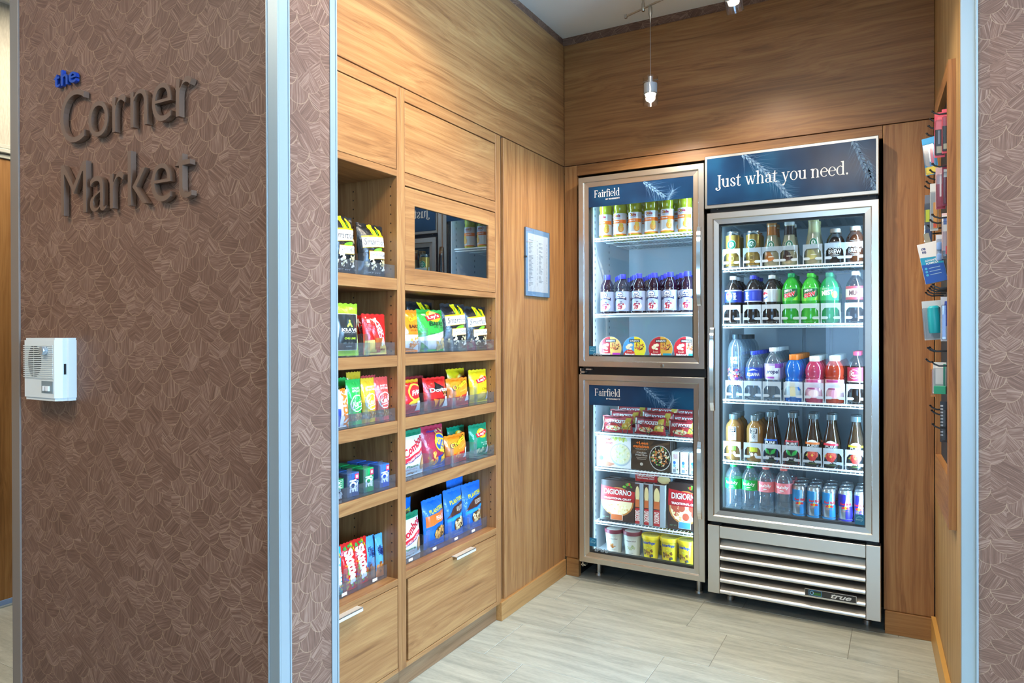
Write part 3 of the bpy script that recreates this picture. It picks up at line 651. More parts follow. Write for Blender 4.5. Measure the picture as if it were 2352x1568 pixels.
# light-box sign
sb = MB().cbox(-.787, -.0765, 0, .05, 1.828, 2.0685, .002).build('light_box_sign', mat('#a9a9a5', .3, 1.), fb)
MB().cbox(-.776, -.087, -.0035, 0, 1.8435, 2.0555, .001).build('sign_panel', BLUE, sb)
rnd = random.Random(5)
for q in ((-.62, 2.06, -42, .15, 1.), (-.50, 1.95, -52, .15, .8), (-.17, 2.06, -70, .16, .7), (-.115, 1.97, -80, .14, .6)):
    wm = MB(); wheat(wm, q[0], q[1], radians(q[2]), q[3], -.0038, rnd, hair=q[4]); o = wm.build('wheat_print', WHEAT, sb); clipmesh(o, -.776, -.087, 1.8435, 2.0555)
serif_mesh('Just what you need.', -.737, .549, 1.9195, .0385, -.0042, 'lettering', PRINTW, sb)
for xx in (-.735, -.30, -.22, -.115): MB().lathe([(.003, 0), (.003, .002), (0, .003)], 8, cx=xx, cy=.025).build('screw', STEELB, sb).location.z = 1.8245
# grille
gx0, gx1 = BX0+.0535, BX1-.051
for a, c in ((BX0-.0008, gx0-.001), (gx1+.001, BX1+.0048)):
    MB().cbox(a, c, .004, .06, .0625, .374, .0018).build('side_post', STEELB, fb)
MB().cbox(gx0, gx1, .004, .03, .3185, .372, .0018).build('grille_top', STEELB, fb)
lv = None
for i in range(5):
    z = .268-.0508*i
    if lv is None:
        mb = MB(); pr = [(.046, .049), (.012, .017), (.007, .0145), (.0035, .011), (.0022, .006), (.0035, .001), (.008, -.001), (.012, .001), (.010, .005), (.0125, .0125), (.048, .047)]
        mb.prism(pr, lambda a, c, d: (d, a, c), gx0+.001, gx1-.001); lv = mb.build('louver', STEELB, fb, True); lv.location.z = z
    else: l2 = lv.copy(); C.objects.link(l2); l2.parent = fb; l2.location.z = z
bg = MB().cbox(-.362, -.1615, -.003, .006, .1245, .1545, .001).build('badge', mat('#2a2a28', .3), fb)
mb = MB()
for q in ((-.362, -.1615, .1245, .1258), (-.362, -.1615, .1532, .1545), (-.362, -.3605, .1245, .1545), (-.163, -.1615, .1245, .1545)): mb.box(q[0], q[1], -.0036, -.003, q[2], q[3])
mb.build('badge_rim', STEELM, bg)
decals([T('true', .42, .5, .8, .62, STEELM, sh=.45, b=.025), ('r', .05, .66, .5, .70, STEELM), ('r', -.84, .14, -.33, .9, '#3f88b8'), ('r', -.82, .2, -.35, .84, '#1d2b30'), ('r', -.66, .22, -.36, .6, '#2f6b2c'), ('e', -.72, .5, .08, .26, 0, '#7fb6d8'), ('e', -.72, .5, .05, .17, 0, '#1d2b30')], flatS(-.003, -.2617, .1245), .2, .03, bg, 'lettering', o0=.0004)
for xx in (BX0+.075, BX1-.05): MB().lathe([(.012, .062), (.012, .02), (.018, .018), (.018, 0)], 12, cx=xx, cy=.13).build('foot', STEELB, fb, True)
for (xx, yy) in ((BX0+.075, .6), (BX1-.05, .6)): MB().lathe([(.012, .062), (.012, .02), (.018, .018), (.018, 0)], 12, cx=xx, cy=yy).build('foot', STEELB, fb, True)
# interior LED lamps of both cold units (each a slim lamp bar on the mullion behind the door frame)
LEDM = mat('#eaf6ff', .4, emit=1.6)
def led(root, x, z0, z1, tx, power):
    MB().cbox(x-.006, x+.006, .054, .068, z0, z1, .002).build('lamp_bar', LEDM, root)
    zc = (z0+z1)/2; area('led_lamp', (x+(.009 if tx > x else -.009), YF+.072, zc), (tx, YF+.36, zc), .014, z1-z0, power, COOL)
led(fa, AX0+.044, 1.13, 1.98, -1.1, 2.6); led(fa, AX1-.044, 1.13, 1.98, -1.1, 2.6)
led(fa, AX0+.044, .15, 1.02, -1.1, 2.6); led(fa, AX1-.044, .15, 1.02, -1.1, 2.6)
led(fb, BX0+.044, .45, 1.77, -.42, 6.0); led(fb, BX1-.044, .45, 1.77, -.42, 6.0)
# ================================================================== track lighting
tr = thing('track_light_rail', 'slim bent nickel monorail under the ceiling', 'track light', (-1.074, 2.98, 2.678))
rl = [(0, 0, 0), (.177, -.07, .0), (.52, -.22, .0), (.95, -.55, 0), (1.1, -1.0, 0), (.95, -1.5, 0), (.5, -2.0, 0)]
MB().tube(rl, .0045, 8).cbox(-.007, .005, -.006, .006, -.008, .008, .001).build('rail', NICKEL, tr, True)
for (x, y) in ((.092, -.0355), (.95, -.55), (.8, -1.7)):
    MB().lathe([(.006, -.012), (.0075, -.008), (.0075, .02), (.005, .03), (.005, .118), (.02, .119), (.02, .122)], 12, cx=x, cy=y).build('standoff', NICKEL, tr, True)
LENS = mat('#fff4e0', .3, emit=18.)
def glasslamp(root, tilt=None):
    p = root
    MB().lathe([(.0325, 0), (.0325, .119), (.0305, .119), (.0305, 0), (.0325, 0)], 28, cap=False).build('glass_shade', LAMPGLASS, p, True)
    MB().lathe([(.0285, .048), (.0285, .09)], 24, cap=False).build('frosted_sleeve', mat('#d9dedd', .6, trans=.3), p, True)
    MB().lathe([(.0, .122), (.009, .121), (.009, .095), (.022, .085), (.024, .045), (.0, .045)], 18).build('lamp_body', mat('#d8d6d0', .3, .7), p, True)
    MB().lathe([(.0, .036), (.02, .036), (.0225, .044), (0, .0445)], 20).build('lens', LENS, p, True)
    MB().tube([(-.034, 0, .103), (.034, 0, .103)], .0022, 6).build('cross_pin', NICKEL, p)
pd = thing('pendant_lamp', 'small glass cylinder pendant lamp hanging on a thin wire', 'lamp', (-.9455, 2.93, 2.248))
glasslamp(pd); MB().tube([(0, 0, .12), (0, 0, .38)], .0011, 6).build('cord', mat('#8a8072', .5), pd)
MB().lathe([(.0015, .355), (.004, .375), (.0085, .395), (.0085, .42), (.0065, .4245)], 12).build('connector', NICKEL, pd, True)
spot('pendant_bulb', (-.9455, 2.93, 2.281), (-.9455, 2.97, 0), 62, WARM, 150, .6, .005)
def head(label, loc, tgt, power, ang=95):
    h = thing('track_spot', label, 'lamp', loc); d = (Vector(tgt)-Vector(loc)).normalized()
    h.rotation_euler = d.to_track_quat('-Z', 'Y').to_euler(); glasslamp(h)
    MB().tube([(0, 0, .12), (0, 0, .16)], .004, 8).build('stem', NICKEL, h)
    spot('track_bulb', Vector(loc)-d*.032, tgt, power, WARM, ang, .7, .005)
head('glass track spot at the top edge, tilted toward the tall refrigerator', (-.553, 2.76, 2.49), (-.40, 3.15, 1.2), 30, 110)
head('track spot over the nook entrance aimed at the snack cabinet', (-.78, 1.80, 2.52), (-1.55, 1.83, 1.75), 46, 80)
head('track spot over the middle of the nook aimed at the cabinet shelves', (-.25, 1.95, 2.52), (-1.5, 2.25, .9), 46, 95)
head('track spot over the nook aimed at the peg display', (-.35, 2.25, 2.52), (.1, 2.75, .5), 34, 100)

# ================================================================== framed notice on the left panel
nt = thing('wall_notice', 'frameless glass notice with a two-column price list on the wood panel', 'notice', (XL, 2.9825, 1.4335), radians(90))
MB().cbox(-.1245, .1245, -.009, -.0005, 0, .32, .001).build('backing', mat('#4d5a66', .5), nt)
MB().box(-.1235, .1235, -.0096, -.009, .001, .319).build('mount', mat('#7fa3bf', .35), nt)
MB().box(-.106, .106, -.0101, -.0096, .022, .295).build('paper', mat('#d9dedd', .6), nt)
rnd = random.Random(2); spec = []
for cxx, z0, n in ((-.78, .82, 36), (.06, .80, 32)):
    for i in range(n):
        if rnd.random() < .14: continue
        zz = z0-i*.019; spec.append(('r', cxx, zz, cxx+rnd.uniform(.15, .38), zz+.008, '#6d7880'))
        if rnd.random() < .85: spec.append(('r', cxx+.66, zz, cxx+.72, zz+.008, '#6d7880'))
decals(spec, flatS(-.0101), .249, .32, nt, 'lettering', o0=.0002, step=0)
MB().box(-.1245, .1245, -.0125, -.0106, 0, .32).build('glass_pane', glass_mat('notice_glass', (.95, .97, 1), 0, 1.5, 1.6), nt)
MB().cbox(-.128, -.12, -.014, 0, .178, .186, .001).build('clip', mat('#30363a', .4), nt)

# ================================================================== peg display on the right wall
pg = thing('peg_display', 'wooden framed peg display on the right wall', 'display', (RX(2.78), 2.78, .65))
def PB(name, ya, yb, e0, e1, z0, z1, m):
    o = rbox(MB(), ya, yb, e0, e1, z0, z1).build(name, m, pg)
    for v in o.data.vertices: v.co -= Vector(pg.location)
    return o
PY0, PY1 = 2.523, 3.028
PB('frame_stile', PY0, PY0+.045, .0205, .0005, .649, 2.0955, WOODV); PB('frame_stile', PY1-.022, PY1, .0205, .0005, .649, 2.0955, WOODV)
PB('frame_rail', PY0+.0455, PY1-.0225, .0205, .0005, .649, .807, WOODH_L); PB('frame_rail', PY0+.0455, PY1-.0225, .0205, .0005, 2.045, 2.0955, WOODH_L)
PB('pegboard', PY0+.046, PY1-.023, .0025, .0006, .808, 2.044, mat('#15161a', .6))
hook = None
HOOKS = [(1.952, 2.60), (1.95, 2.68), (1.948, 2.76), (1.945, 2.85), (1.93, 2.92), (1.785, 2.60), (1.783, 2.69), (1.78, 2.78), (1.778, 2.86), (1.775, 2.93), (1.622, 2.60), (1.618, 2.69), (1.614, 2.79), (1.61, 2.9),
         (1.398, 2.59), (1.396, 2.66), (1.394, 2.73), (1.391, 2.81), (1.388, 2.90), (1.195, 2.72), (1.192, 2.80), (1.15, 2.62), (1.15, 2.88), (1.002, 2.70), (.992, 2.64), (.952, 2.60)]
for z, y in HOOKS:
    if hook is None:
        mb = MB().tube([(0, 0, 0), (-.035, 0, -.0015), (-.048, 0, .004), (-.054, 0, .011)], .0027, 7).lathe([(0, -.004), (.0035, -.002), (.0035, .002), (0, .004)], 8, cx=-.054)
        for q in range(len(mb.v)-32, len(mb.v)): mb.v[q] = (mb.v[q][0], mb.v[q][1], mb.v[q][2]+.011)
        hook = mb.build('hook', mat('#0d0d0e', .3), pg, True); o = hook
    else: o = hook.copy(); C.objects.link(o); o.parent = pg
    o.location = Vector((RX(y)-.003, y, z))-Vector(pg.location)
# ================================================================== packaged snacks
def foil(col, rough=.28):                                   # crinkled printed film
    key = ('foil', col, rough)
    if key not in MATS:
        k = NT('film_'+col.lstrip('#')); x, y, z = k.coords(); n = k.noise(k.xyz(x, y, z), 22., 3., .6, 1.5); k.b.inputs['Specular IOR Level'].default_value = .65
        k.b.inputs['Base Color'].default_value = lin(col)+(1,); MATS[key] = k.out(None, rough, n, .55, .006)
    return MATS[key]
def bag(name, label, loc, W, H, Tk, rz, lean, bands, specs, group=None, seed=0., cat='snack bag', bend=0., nose=.6, gloss=.28, parent_print=True):
    root = thing(name, label, cat, loc, rz, group, rx=-radians(lean))
    def S(x, y, o, side=-1):
        u = max(-1, min(1, x/(W/2))); v = max(0, min(1, y/H))
        p = max(0., sin(pi*min(max((v-.045)/.89, 0), 1)))**nose; l = max(0., 1-abs(u)**2.4)**.75
        d = Tk/2*p*l + .0009 + .0022*p*l*sin(6.3*u+10*v+seed)*(1 if Tk > .02 else .4) + .0005*p*sin(17*u-9*v+seed*2)
        hw = 1-.055*sin(pi*v)+.012*sin(9*v+seed)
        return (x*hw, side*d - o + bend*max(0, v-.72)**2*H, y + .0016*sin(15*u+seed)*(v > .9))
    nu, nv = 20, 32; mats = []; mb = MB()
    for c in [b[2] for b in bands]:
        m = foil(c, gloss)
        if m not in mats: mats.append(m)
    for side in (-1, 1):
        b0 = len(mb.v); mb.v += [S(W/2*(-1+2*i/nu), H*j/nv, 0., side) for j in range(nv+1) for i in range(nu+1)]
        for j in range(nv):
            vm = (j+.5)/nv; mi = 0
            for (a, c, col) in bands:
                if a <= vm < c: mi = mats.index(foil(col, gloss))
            for i in range(nu):
                q = [b0+j*(nu+1)+i, b0+j*(nu+1)+i+1, b0+(j+1)*(nu+1)+i+1, b0+(j+1)*(nu+1)+i]
                mb.f.append(q if side < 0 else q[::-1]); mb.mi.append(mi)
    mb.build('pouch', mats, root, True)
    if specs: decals(specs, S, W, H, root, 'printed_front', thr=.008, o0=.0012, step=.0003, rough=gloss)
    return root
def cartonbox(name, label, loc, W, H, D, rz, front, side, top, specs, group=None, cat='box', sspecs=None, lean=0.):
    root = thing(name, label, cat, loc, rz, group, rx=-radians(lean)); mb = MB().cbox(-W/2, W/2, 0, D, 0, H, .0012)
    o = mb.build('carton', [mat(front, .35), mat(side, .35), mat(top, .35)], root)
    for p in o.data.polygons: p.material_index = 0 if abs(p.normal.y) > .8 else (2 if p.normal.z > .8 else 1)
    if specs: decals(specs, flatS(0.), W, H, root, 'printed_front', o0=.0003, step=.0001)
    if sspecs: decals(sspecs, lambda x, y, o_: (W/2+o_, x+D/2, y), D, H, root, 'printed_side', o0=.0003, step=.0001)
    return root
NUTS = ['#c98f4a', '#e0b06a', '#a8692d', '#d9a25a']; POP = ['#f3ead2', '#e8d9a8', '#fff8e6', '#d9c48a']
def s_smart(): return [(0, 1, '#1a1b1d')], [('p', [(-.25, .99), (.12, .99), (.3, .72), (-.1, .72)], '#f2d318'), ('p', [(.38, .97), (.66, .93), (.72, .76), (.48, .76)], '#f2d318'), ('p', [(-.05, .9), (.02, .9), (-.06, .74), (-.16, .74)], '#5aa02c'), ('p', [(.3, .9), (.36, .9), (.33, .75), (.26, .75)], '#5aa02c'),
    ('p', [(-.86, .74), (.9, .80), (.9, .57), (-.86, .51)], '#f3c315'), ('p', [(-.86, .71), (.9, .77), (.9, .58), (-.86, .52)], '#f4f4f0'), T('Smartfood', .02, .645, 1.6, .12, '#111213', sh=.3, rot=3), ('e', .12, .49, .36, .035, 12, '#6fb52c'), ('p', [(-.58, .455), (.9, .485), (.9, .335), (-.58, .30)], '#f0b51c'), ('p', [(-.55, .445), (.9, .475), (.9, .345), (-.55, .31)], '#f5f5ee'),
    T('WHITE CHEDDAR', .17, .395, 1.3, .055, '#222222', rot=2), ('food', -.25, .21, .5, .1, 22, .03, POP), ('food', .5, .2, .35, .1, 16, .03, POP), T('NET WT', .0, .06, 1.1, .02, '#c8c8c8')]
LAY = lambda cy: [('e', .05, cy, .52, .145, 0, '#f6b21b'), ('e', .05, cy+.02, .36, .10, 20, '#fbe27a'), ('p', [(-.58, cy+.0), (.62, cy+.10), (.66, cy-.02), (-.5, cy-.12)], '#d5222a'), T("Lay's", .04, cy-.01, .95, .1, '#ffffff', b=.02, rot=7)]
def s_bakedlays(): return [(0, .34, '#f4f5ee'), (.34, 1, '#35a33c')], [('p', [(-.9, .34), (.9, .48), (.9, .34), (-.9, .34)], '#f4f5ee'), ('p', [(-.9, .34), (-.9, .22), (-.3, .05), (.8, .05), (.9, .1), (.9, .0), (-.9, .0)], '#35a33c')]+LAY(.83)+[T('BAKED', .22, .65, 1.25, .1, '#173b22', b=.02), T('65% LESS FAT', .3, .565, .95, .035, '#173b22', b=.01), T('SOUR CREAM', .0, .40, .9, .03, '#3d5c44'), ('food', .5, .18, .38, .13, 12, .07, ['#e6c47c', '#f0d79a', '#d8b060'])]
def s_bakedcheetos(): return [(0, .42, '#f6f4ee'), (.42, 1, '#f08419')], [('p', [(-.9, .12), (.9, .04), (.9, 0), (-.9, 0)], '#f08419'), T('Cheetos', .25, .80, 1.2, .1, '#f6c21c', rot=12, b=.03), T('BAKED!', .25, .60, 1.3, .09, '#3a2414', b=.02), T('50% LESS FAT', .25, .51, 1.2, .035, '#3a2414'), ('food', .2, .22, .6, .12, 22, .04, ['#f39a2c', '#e87f17', '#f7b45a'])]
def s_fritos(): return [(0, .30, '#c32030'), (.30, .92, '#e2262b'), (.92, 1, '#d9a11c')], [('e', .3, .62, .75, .26, 0, '#f7d04a'), ('e', .3, .62, .62, .21, 0, '#e2262b'), T('Fritos', .36, .63, 1.1, .15, '#ffffff', b=.03, sh=.2, rot=8), ('e', .2, .36, .7, .07, 10, '#f3c23a'), T('ORIGINAL', .2, .25, 1., .04, '#ffffff'), ('p', [(.36, .06), (.9, .06), (.84, .34), (.36, .36)], '#eef0ee')]
def s_doritos(): return [(0, .35, '#9c1422'), (.35, 1, '#dc2420')], [('p', [(-.2, .86), (.55, .66), (-.5, .57)], '#151314'), ('p', [(.2, .56), (.9, .56), (.45, .36)], '#151314'), ('p', [(.32, .54), (.78, .54), (.47, .40)], '#e9a12e'), ('p', [(.4, .52), (.7, .52), (.48, .43)], '#151314'), T('Doritos', .08, .605, 1.66, .13, '#151314', b=.07), T('Doritos', .08, .605, 1.6, .125, '#ffffff', b=.025), T('NACHO CHEESE', .5, .42, .5, .04, '#f5e6d0'), ('p', [(-.55, .34), (-.1, .30), (-.28, .06)], '#e88b22'), ('p', [(-.05, .32), (.38, .30), (.12, .06)], '#ef9c34'), ('p', [(.4, .05), (.95, .06), (.98, .36), (.46, .38)], '#eef0ee')]
def s_cheetos(): return [(0, .30, '#d9342a'), (.30, 1, '#f28a1c')], [('p', [(-.9, .30), (.9, .44), (.9, .28), (-.9, .28)], '#d9342a'), T('Cheetos', .02, .76, 1.6, .19, '#171311', rot=16, b=.09), T('Cheetos', .02, .76, 1.5, .175, '#f9d21f', rot=16, b=.03), T('Crunchy', .25, .57, .8, .06, '#f9e36a', rot=14, sh=.3), ('food', -.3, .26, .4, .12, 16, .04, ['#f39a2c', '#e87f17', '#f7b45a']), ('p', [(.42, .14), (.92, .17), (.92, .5), (.48, .47)], '#f0f1ef')]
def s_laysY(): return [(0, 1, '#f3cf1a')], LAY(.70)+[T('Classic', .3, .42, .7, .07, '#6b4a12', sh=.2), ('e', -.1, .2, .6, .12, 10, '#d9b24a'), ('e', -.05, .21, .42, .08, 14, '#ecc766'), ('p', [(.6, .06), (.92, .1), (.94, .32), (.64, .32)], '#f0f1ef')]
def s_laysG(): return [(0, 1, '#0c8b63')], LAY(.72)+[T('Sour Cream', .2, .43, .8, .05, '#e8f2ea'), T('& Onion', .3, .36, .5, .05, '#e8f2ea'), ('food', -.1, .18, .6, .08, 8, .06, ['#e6cf8c', '#f0dda4', '#cfe0b0']), ('p', [(.58, .05), (.92, .08), (.94, .3), (.62, .32)], '#f0f1ef')]
def s_combos(): return [(0, .86, '#f1f2ee'), (.86, 1, '#10805a')], [T('Combos', .02, .66, 1.75, .19, '#c81f30', rot=24, b=.035), ('p', [(-.75, .30), (-.2, .34), (.75, .5), (.8, .60), (-.2, .46), (-.78, .40)], '#d8283a'), ('p', [(-.75, .28), (-.2, .32), (.75, .48), (.75, .5), (-.2, .34), (-.75, .30)], '#2a3c7c'), T('STUFFED SNACKS', 0, .41, 1.2, .055, '#ffffff', rot=19, b=.01), ('e', .72, .26, .22, .17, 0, '#c98e52'), ('e', .70, .26, .14, .12, 0, '#dcae78'), T('Pizzeria', -.1, .22, .9, .06, '#17794f', b=.02), T('BAKED PRETZEL', -.15, .15, .9, .03, '#b8404c'), ('food', .0, .05, .4, .03, 8, .03, ['#b87840', '#d29a5e'])]
def s_ritz(): return [(0, 1, '#b22a45')], [('p', [(-.95, .0), (.95, .0), (.95, .35), (.1, .28), (-.5, .1), (-.95, .06)], '#23479c'), ('food', -.3, .27, .45, .15, 14, .06, ['#e39a3c', '#f0b45a', '#d07f26']), ('e', .35, .60, .58, .21, -28, '#f4cf25'), ('e', .35, .60, .52, .18, -28, '#2556b4'), T('RITZ', .33, .62, .95, .17, '#f6d62c', b=.04, rot=-14), T('Bits', .52, .42, .7, .13, '#f6d62c', b=.04, rot=-14), ('p', [(.4, .12), (.95, .2), (.9, .34), (.36, .26)], '#efb53c'), T('cheese', -.2, .88, .9, .05, '#2c3f96', b=.02), ('food', .3, .88, .5, .06, 6, .035, ['#d9b07a', '#c79a62']), T('SANDWICHES', .1, .07, 1., .03, '#dfe6f4')]
def s_plant(band, second): return [(0, .06, '#1460bd'), (.06, 1, '#1a6fce')], [T('PLANTERS', .1, .76, 1.4, .085, '#e8d52a', b=.03, rot=6), ('p', [(-.25 if band != '#e2702a' else -.9, .66), (.9, .72), (.9, .53), (-.9, .44)], band), T(second, .3, .595, .8, .09, '#f3ead8', b=.01, rot=3), ('p', [(-.9, .42), (.9, .52), (.9, .46), (-.9, .35)], '#2d9ad6' if band != '#e2702a' else '#1460bd'), ('e', .25, .28, .6, .13, 0, '#5a4326'), ('food', .25, .28, .55, .12, 46, .035, NUTS if band == '#e2702a' else ['#e6cf9a', '#f0dfb4', '#d8b878', '#7a4a2a']), T('NET WT 6 OZ', .3, .07, .9, .03, '#cfe2f5')]
def s_kars(col, t1, t2): return [(0, .08, col), (.08, .24, '#9a7444'), (.24, 1, col)], [T(t1, .1, .80, 1.1, .045, '#f6f6ee', b=.01), T(t2, .1, .74, 1.2, .045, '#f6f6ee', b=.01), ('e', .05, .47, .86, .19, 0, '#f4f4ee'), ('e', .05, .47, .76, .165, 0, col), ('food', 0, .17, .8, .08, 40, .022, NUTS+['#6b3f20', '#e9d8a8']), T("Kar's", .05, .48, 1.5, .13, '#ffffff', sh=.3, b=.02, rot=12), ('p', [(-.6, .35), (.6, .42), (.6, .40), (-.6, .33)], '#ffffff')]
def s_kitkat(): return [(0, 1, '#d8211f')], [('p', [(-.95, .0), (.95, .0), (.95, .18), (.5, .32), (-.2, .36), (-.95, .34)], '#efcf6a'), ('p', [(-.5, .5), (-.2, .5), (.4, .05), (.05, .05)], '#c0392b'), ('e', .2, .55, .28, .34, 22, '#f4f4f4'), ('e', .2, .55, .24, .31, 22, '#dc2320'), T('KitKat', .2, .55, 1.75, .17, '#ffffff', rot=-66, b=.035), ('r', -.75, .78, -.55, .86, '#f0e8dc'), T('MINIS', .55, .12, .5, .06, '#8a3a1a', b=.02), ('p', [(-.3, .40), (.3, .40), (.2, .12), (-.2, .12)], '#b35d28')]
def s_krave(): return [(0, 1, '#9bcb2b')], [('r', -.86, .1, .78, .80, '#e9efd6'), ('r', -.8, .11, .72, .79, '#2d3131'), ('e', -.02, .66, .06, .025, 0, '#b6d94a'), ('p', [(-.08, .63), (.06, .63), (.2, .55), (.12, .54), (.0, .58), (-.14, .54), (-.2, .56)], '#b6d94a'), T('KRAVE', -.03, .49, 1.25, .065, '#f2f2ea', b=.025), T('GOURMET JERKY', -.03, .435, 1.1, .025, '#e4e4dc'), ('r', -.3, .395, .25, .398, '#8f9488'), T('CHILI LIME', .0, .33, .95, .04, '#b8dc3c', b=.02), ('e', -.4, .24, .12, .02, 0, '#4e5552'), ('e', -.12, .24, .12, .02, 0, '#4e5552'), ('e', .16, .24, .12, .02, 0, '#4e5552'), T('ALL NATURAL', -.05, .175, .5, .018, '#c9cdc4'), ('food', 0, .92, .8, .05, 18, .012, ['#7fb020', '#b6dc50'])]
def s_skittles(body='#d8201f'): return [(0, 1, body)], [('food', .35, .86, .5, .1, 26, .028, ['#6fb52c', '#f2c318', '#6a3fa0', '#ef7d1a', '#2f9a3c']), ('food', -.45, .35, .3, .3, 22, .03, ['#f2c318', '#6fb52c', '#ef7d1a', '#7a3fa8']), ('food', .45, .16, .35, .12, 18, .028, ['#f2c318', '#6fb52c', '#6a3fa0']), ('r', -.7, .86, -.35, .93, '#3f9a3c'), T('Skittles', .1, .5, 3.1, .27, '#ffffff', rot=-78, b=.05)]
def s_nutri(): return [(0, .16, '#d9742e'), (.16, 1, '#5aa6e0')], [('p', [(-.95, .1), (.95, .16), (.95, .34), (.1, .2), (-.95, .3)], '#d9742e'), ('food', -.3, .25, .5, .14, 16, .05, ['#b56a2a', '#8a4a1c', '#d08a44']), T('NUTRI', -.25, .66, 1.25, .12, '#16235c', rot=-82, b=.03), T('GRAIN', .3, .62, 1.25, .12, '#16235c', rot=-82, b=.03)]
def s_payday(): return [(0, 1, '#f2efe8')], [('p', [(-.95, .02), (-.6, .02), (-.6, .5), (-.95, .5)], '#3a4aa0'), T('PAYDAY', .25, .5, 4.6, .2, '#ef7d23', rot=-86, b=.06)]
XU, KU = -1.552, .9823
def up_z(z): return CAMZ+(z-CAMZ)*KU
def place(row, ya, yb, zt, Tk, yaw, lean, style, name, label, deck=False, shelf=None, group=None, seed=0., push=0., **kw):
    X, k = (-1.585, 1.015) if deck else (XU, 1.); yc = (ya+yb)/2*k; W = (yb-ya)*k*1.05; yc = max(yc, (1.972 if yc > 1.95 else 1.34)+W/2); yc = min(yc, (2.592 if yc > 1.95 else 1.918)-W/2); z0 = shelf+.0045; H = (CAMZ+(zt-CAMZ)*k)-z0
    bands, specs = style
    return bag(name, label, (X-Tk/2-push, yc, z0), W, H, Tk, radians(90+yaw), lean, bands, specs, group, seed, **kw)
L1, L2, L3, L4, L5 = 1.4495, 1.1816, .9535, .7227, .402; R1, R2, R3, R4 = 1.185, .959, .730, .414
place(0, 1.632, 1.757, 1.641, .055, 4, 3, s_smart(), 'popcorn_bag', 'black and yellow popcorn bag cut off by the jamb on the top open shelf', shelf=L1, seed=.3)
place(0, 1.782, 1.906, 1.632, .055, -2, 4, s_smart(), 'popcorn_bag', 'black and yellow popcorn bag right of the other on the top open shelf', shelf=L1, seed=1.9)
place(0, 1.73, 1.85, 1.62, .05, 0, 5, s_smart(), 'popcorn_bag', 'black popcorn bag standing behind the two on the top open shelf', shelf=L1, seed=3.1, push=.08)
place(0, 1.648, 1.763, 1.356, .035, 2, 2, s_krave(), 'jerky_pouch', 'lime green jerky pouch with a dark panel beside the jamb', shelf=L2, cat='pouch', seed=.5)
place(0, 1.796, 1.904, 1.325, .04, -3, 4, s_kitkat(), 'candy_bag', 'red and cream wafer candy bag right of the green jerky pouch', shelf=L2, seed=2.2)
place(0, 1.772, 1.875, 1.322, .035, -3, 4, s_kitkat(), 'candy_bag', 'red wafer candy bag tucked behind the front one', shelf=L2, seed=.9, push=.055)
place(0, 1.655, 1.708, 1.078, .022, 0, 3, s_payday(), 'candy_bar', 'white candy bar with orange lettering beside the jamb', shelf=L3, cat='candy bar', seed=1.)
for i, (a, c, col, t1, t2, nm, bc) in enumerate(((1.707, 1.774, '#2fae4a', 'YOGURT', 'APPLE NUT', 'green', '#2fae4a'), (1.778, 1.845, '#e8b92a', 'SWEET', "'N SALTY MIX", 'yellow', '#e0b02a'), (1.850, 1.922, '#e0524a', "SWEET 'N", 'SPICY MIX', 'coral red', '#d84a48'))):
    place(0, a, c, 1.108, .03, 1, 3, s_kars(col, t1, t2), 'trail_mix_pack', nm+' trail mix pack with a round white script logo', shelf=L3, cat='snack pack', seed=i*1.3)
    place(0, a-.012, c-.012, 1.112 if nm != 'yellow' else 1.128, .028, 1, 3, s_kars(bc, t1, t2), 'trail_mix_pack', nm+' trail mix pack behind the front '+nm+' one', shelf=L3, cat='snack pack', seed=i*.7+4, push=.05)
# gum: slim cartons standing on end, with a second row behind
def gumspec(top): return [('p', [(-.95, .60), (.95, .9), (.95, .98), (-.95, .98)], top), ('r', .25, .70, .92, .94, '#d8405c'), ('r', .4, .76, .8, .88, '#f2c8d0'), T('ICE', -.1, .45, 1.45, .42, '#f4f8fb', rot=-90, b=.05), T('Dentyne', .62, .4, 1.3, .13, '#f4f8fb', rot=-90, b=.03)]
for i, (a, c, zt, col, top, nm) in enumerate(((1.7255, 1.7865, .795, '#1d3d6e', '#2f5f9c', 'navy'), (1.806, 1.860, .798, '#118a4a', '#18a85c', 'green'), (1.889, 1.945, .798, '#1f4fae', '#3f78d0', 'royal blue'))):
    W = (c-a)*KU*.92; H = up_z(zt)-L4-.004
    for j in range(3):
        cartonbox('gum_pack', nm+' chewing gum pack '+('at the front of its lane', 'second in its lane', 'third in its lane')[j], (XU-.006-j*.052, (a+c)/2*KU, L4+.0045), W, H, .045, radians(90), col, top, top, gumspec(top) if j < 2 else None, '%s gum packs' % nm, 'gum')
r = thing('mint_box', 'clear box of white mints with a green label beside the jamb', 'mints', (XU-.01, 1.662, L4+.0045), radians(90))
MB().cbox(-.022, .022, 0, .018, 0, .072, .002).build('case', FILM, r); MB().cbox(-.0225, .0225, -.0004, .0184, .034, .066, .0005).build('label', mat('#12884a', .4), r)
decals([('r', -.8, .5, .8, .88, '#e6f0e8'), ('r', -.74, .515, .74, .865, '#12884a'), T('TIC', 0, .76, 1.0, .13, '#ffffff', b=.03), T('TAC', 0, .6, 1.0, .13, '#ffffff', b=.03)], flatS(-.0004), .044, .072, r, 'lettering', o0=.0003)
mb = MB(); rnd = random.Random(4)
for i in range(40):
    cx, cy, cz = rnd.uniform(-.018, .018), rnd.uniform(.004, .014), rnd.uniform(.004, .032)
    mb.lathe([(0, cz-.0035), (.003, cz-.002), (.003, cz+.002), (0, cz+.0035)], 6, cx=cx, cy=cy)
tag(mb.build('mints', mat('#f6f6f2', .4), r), kind='stuff')
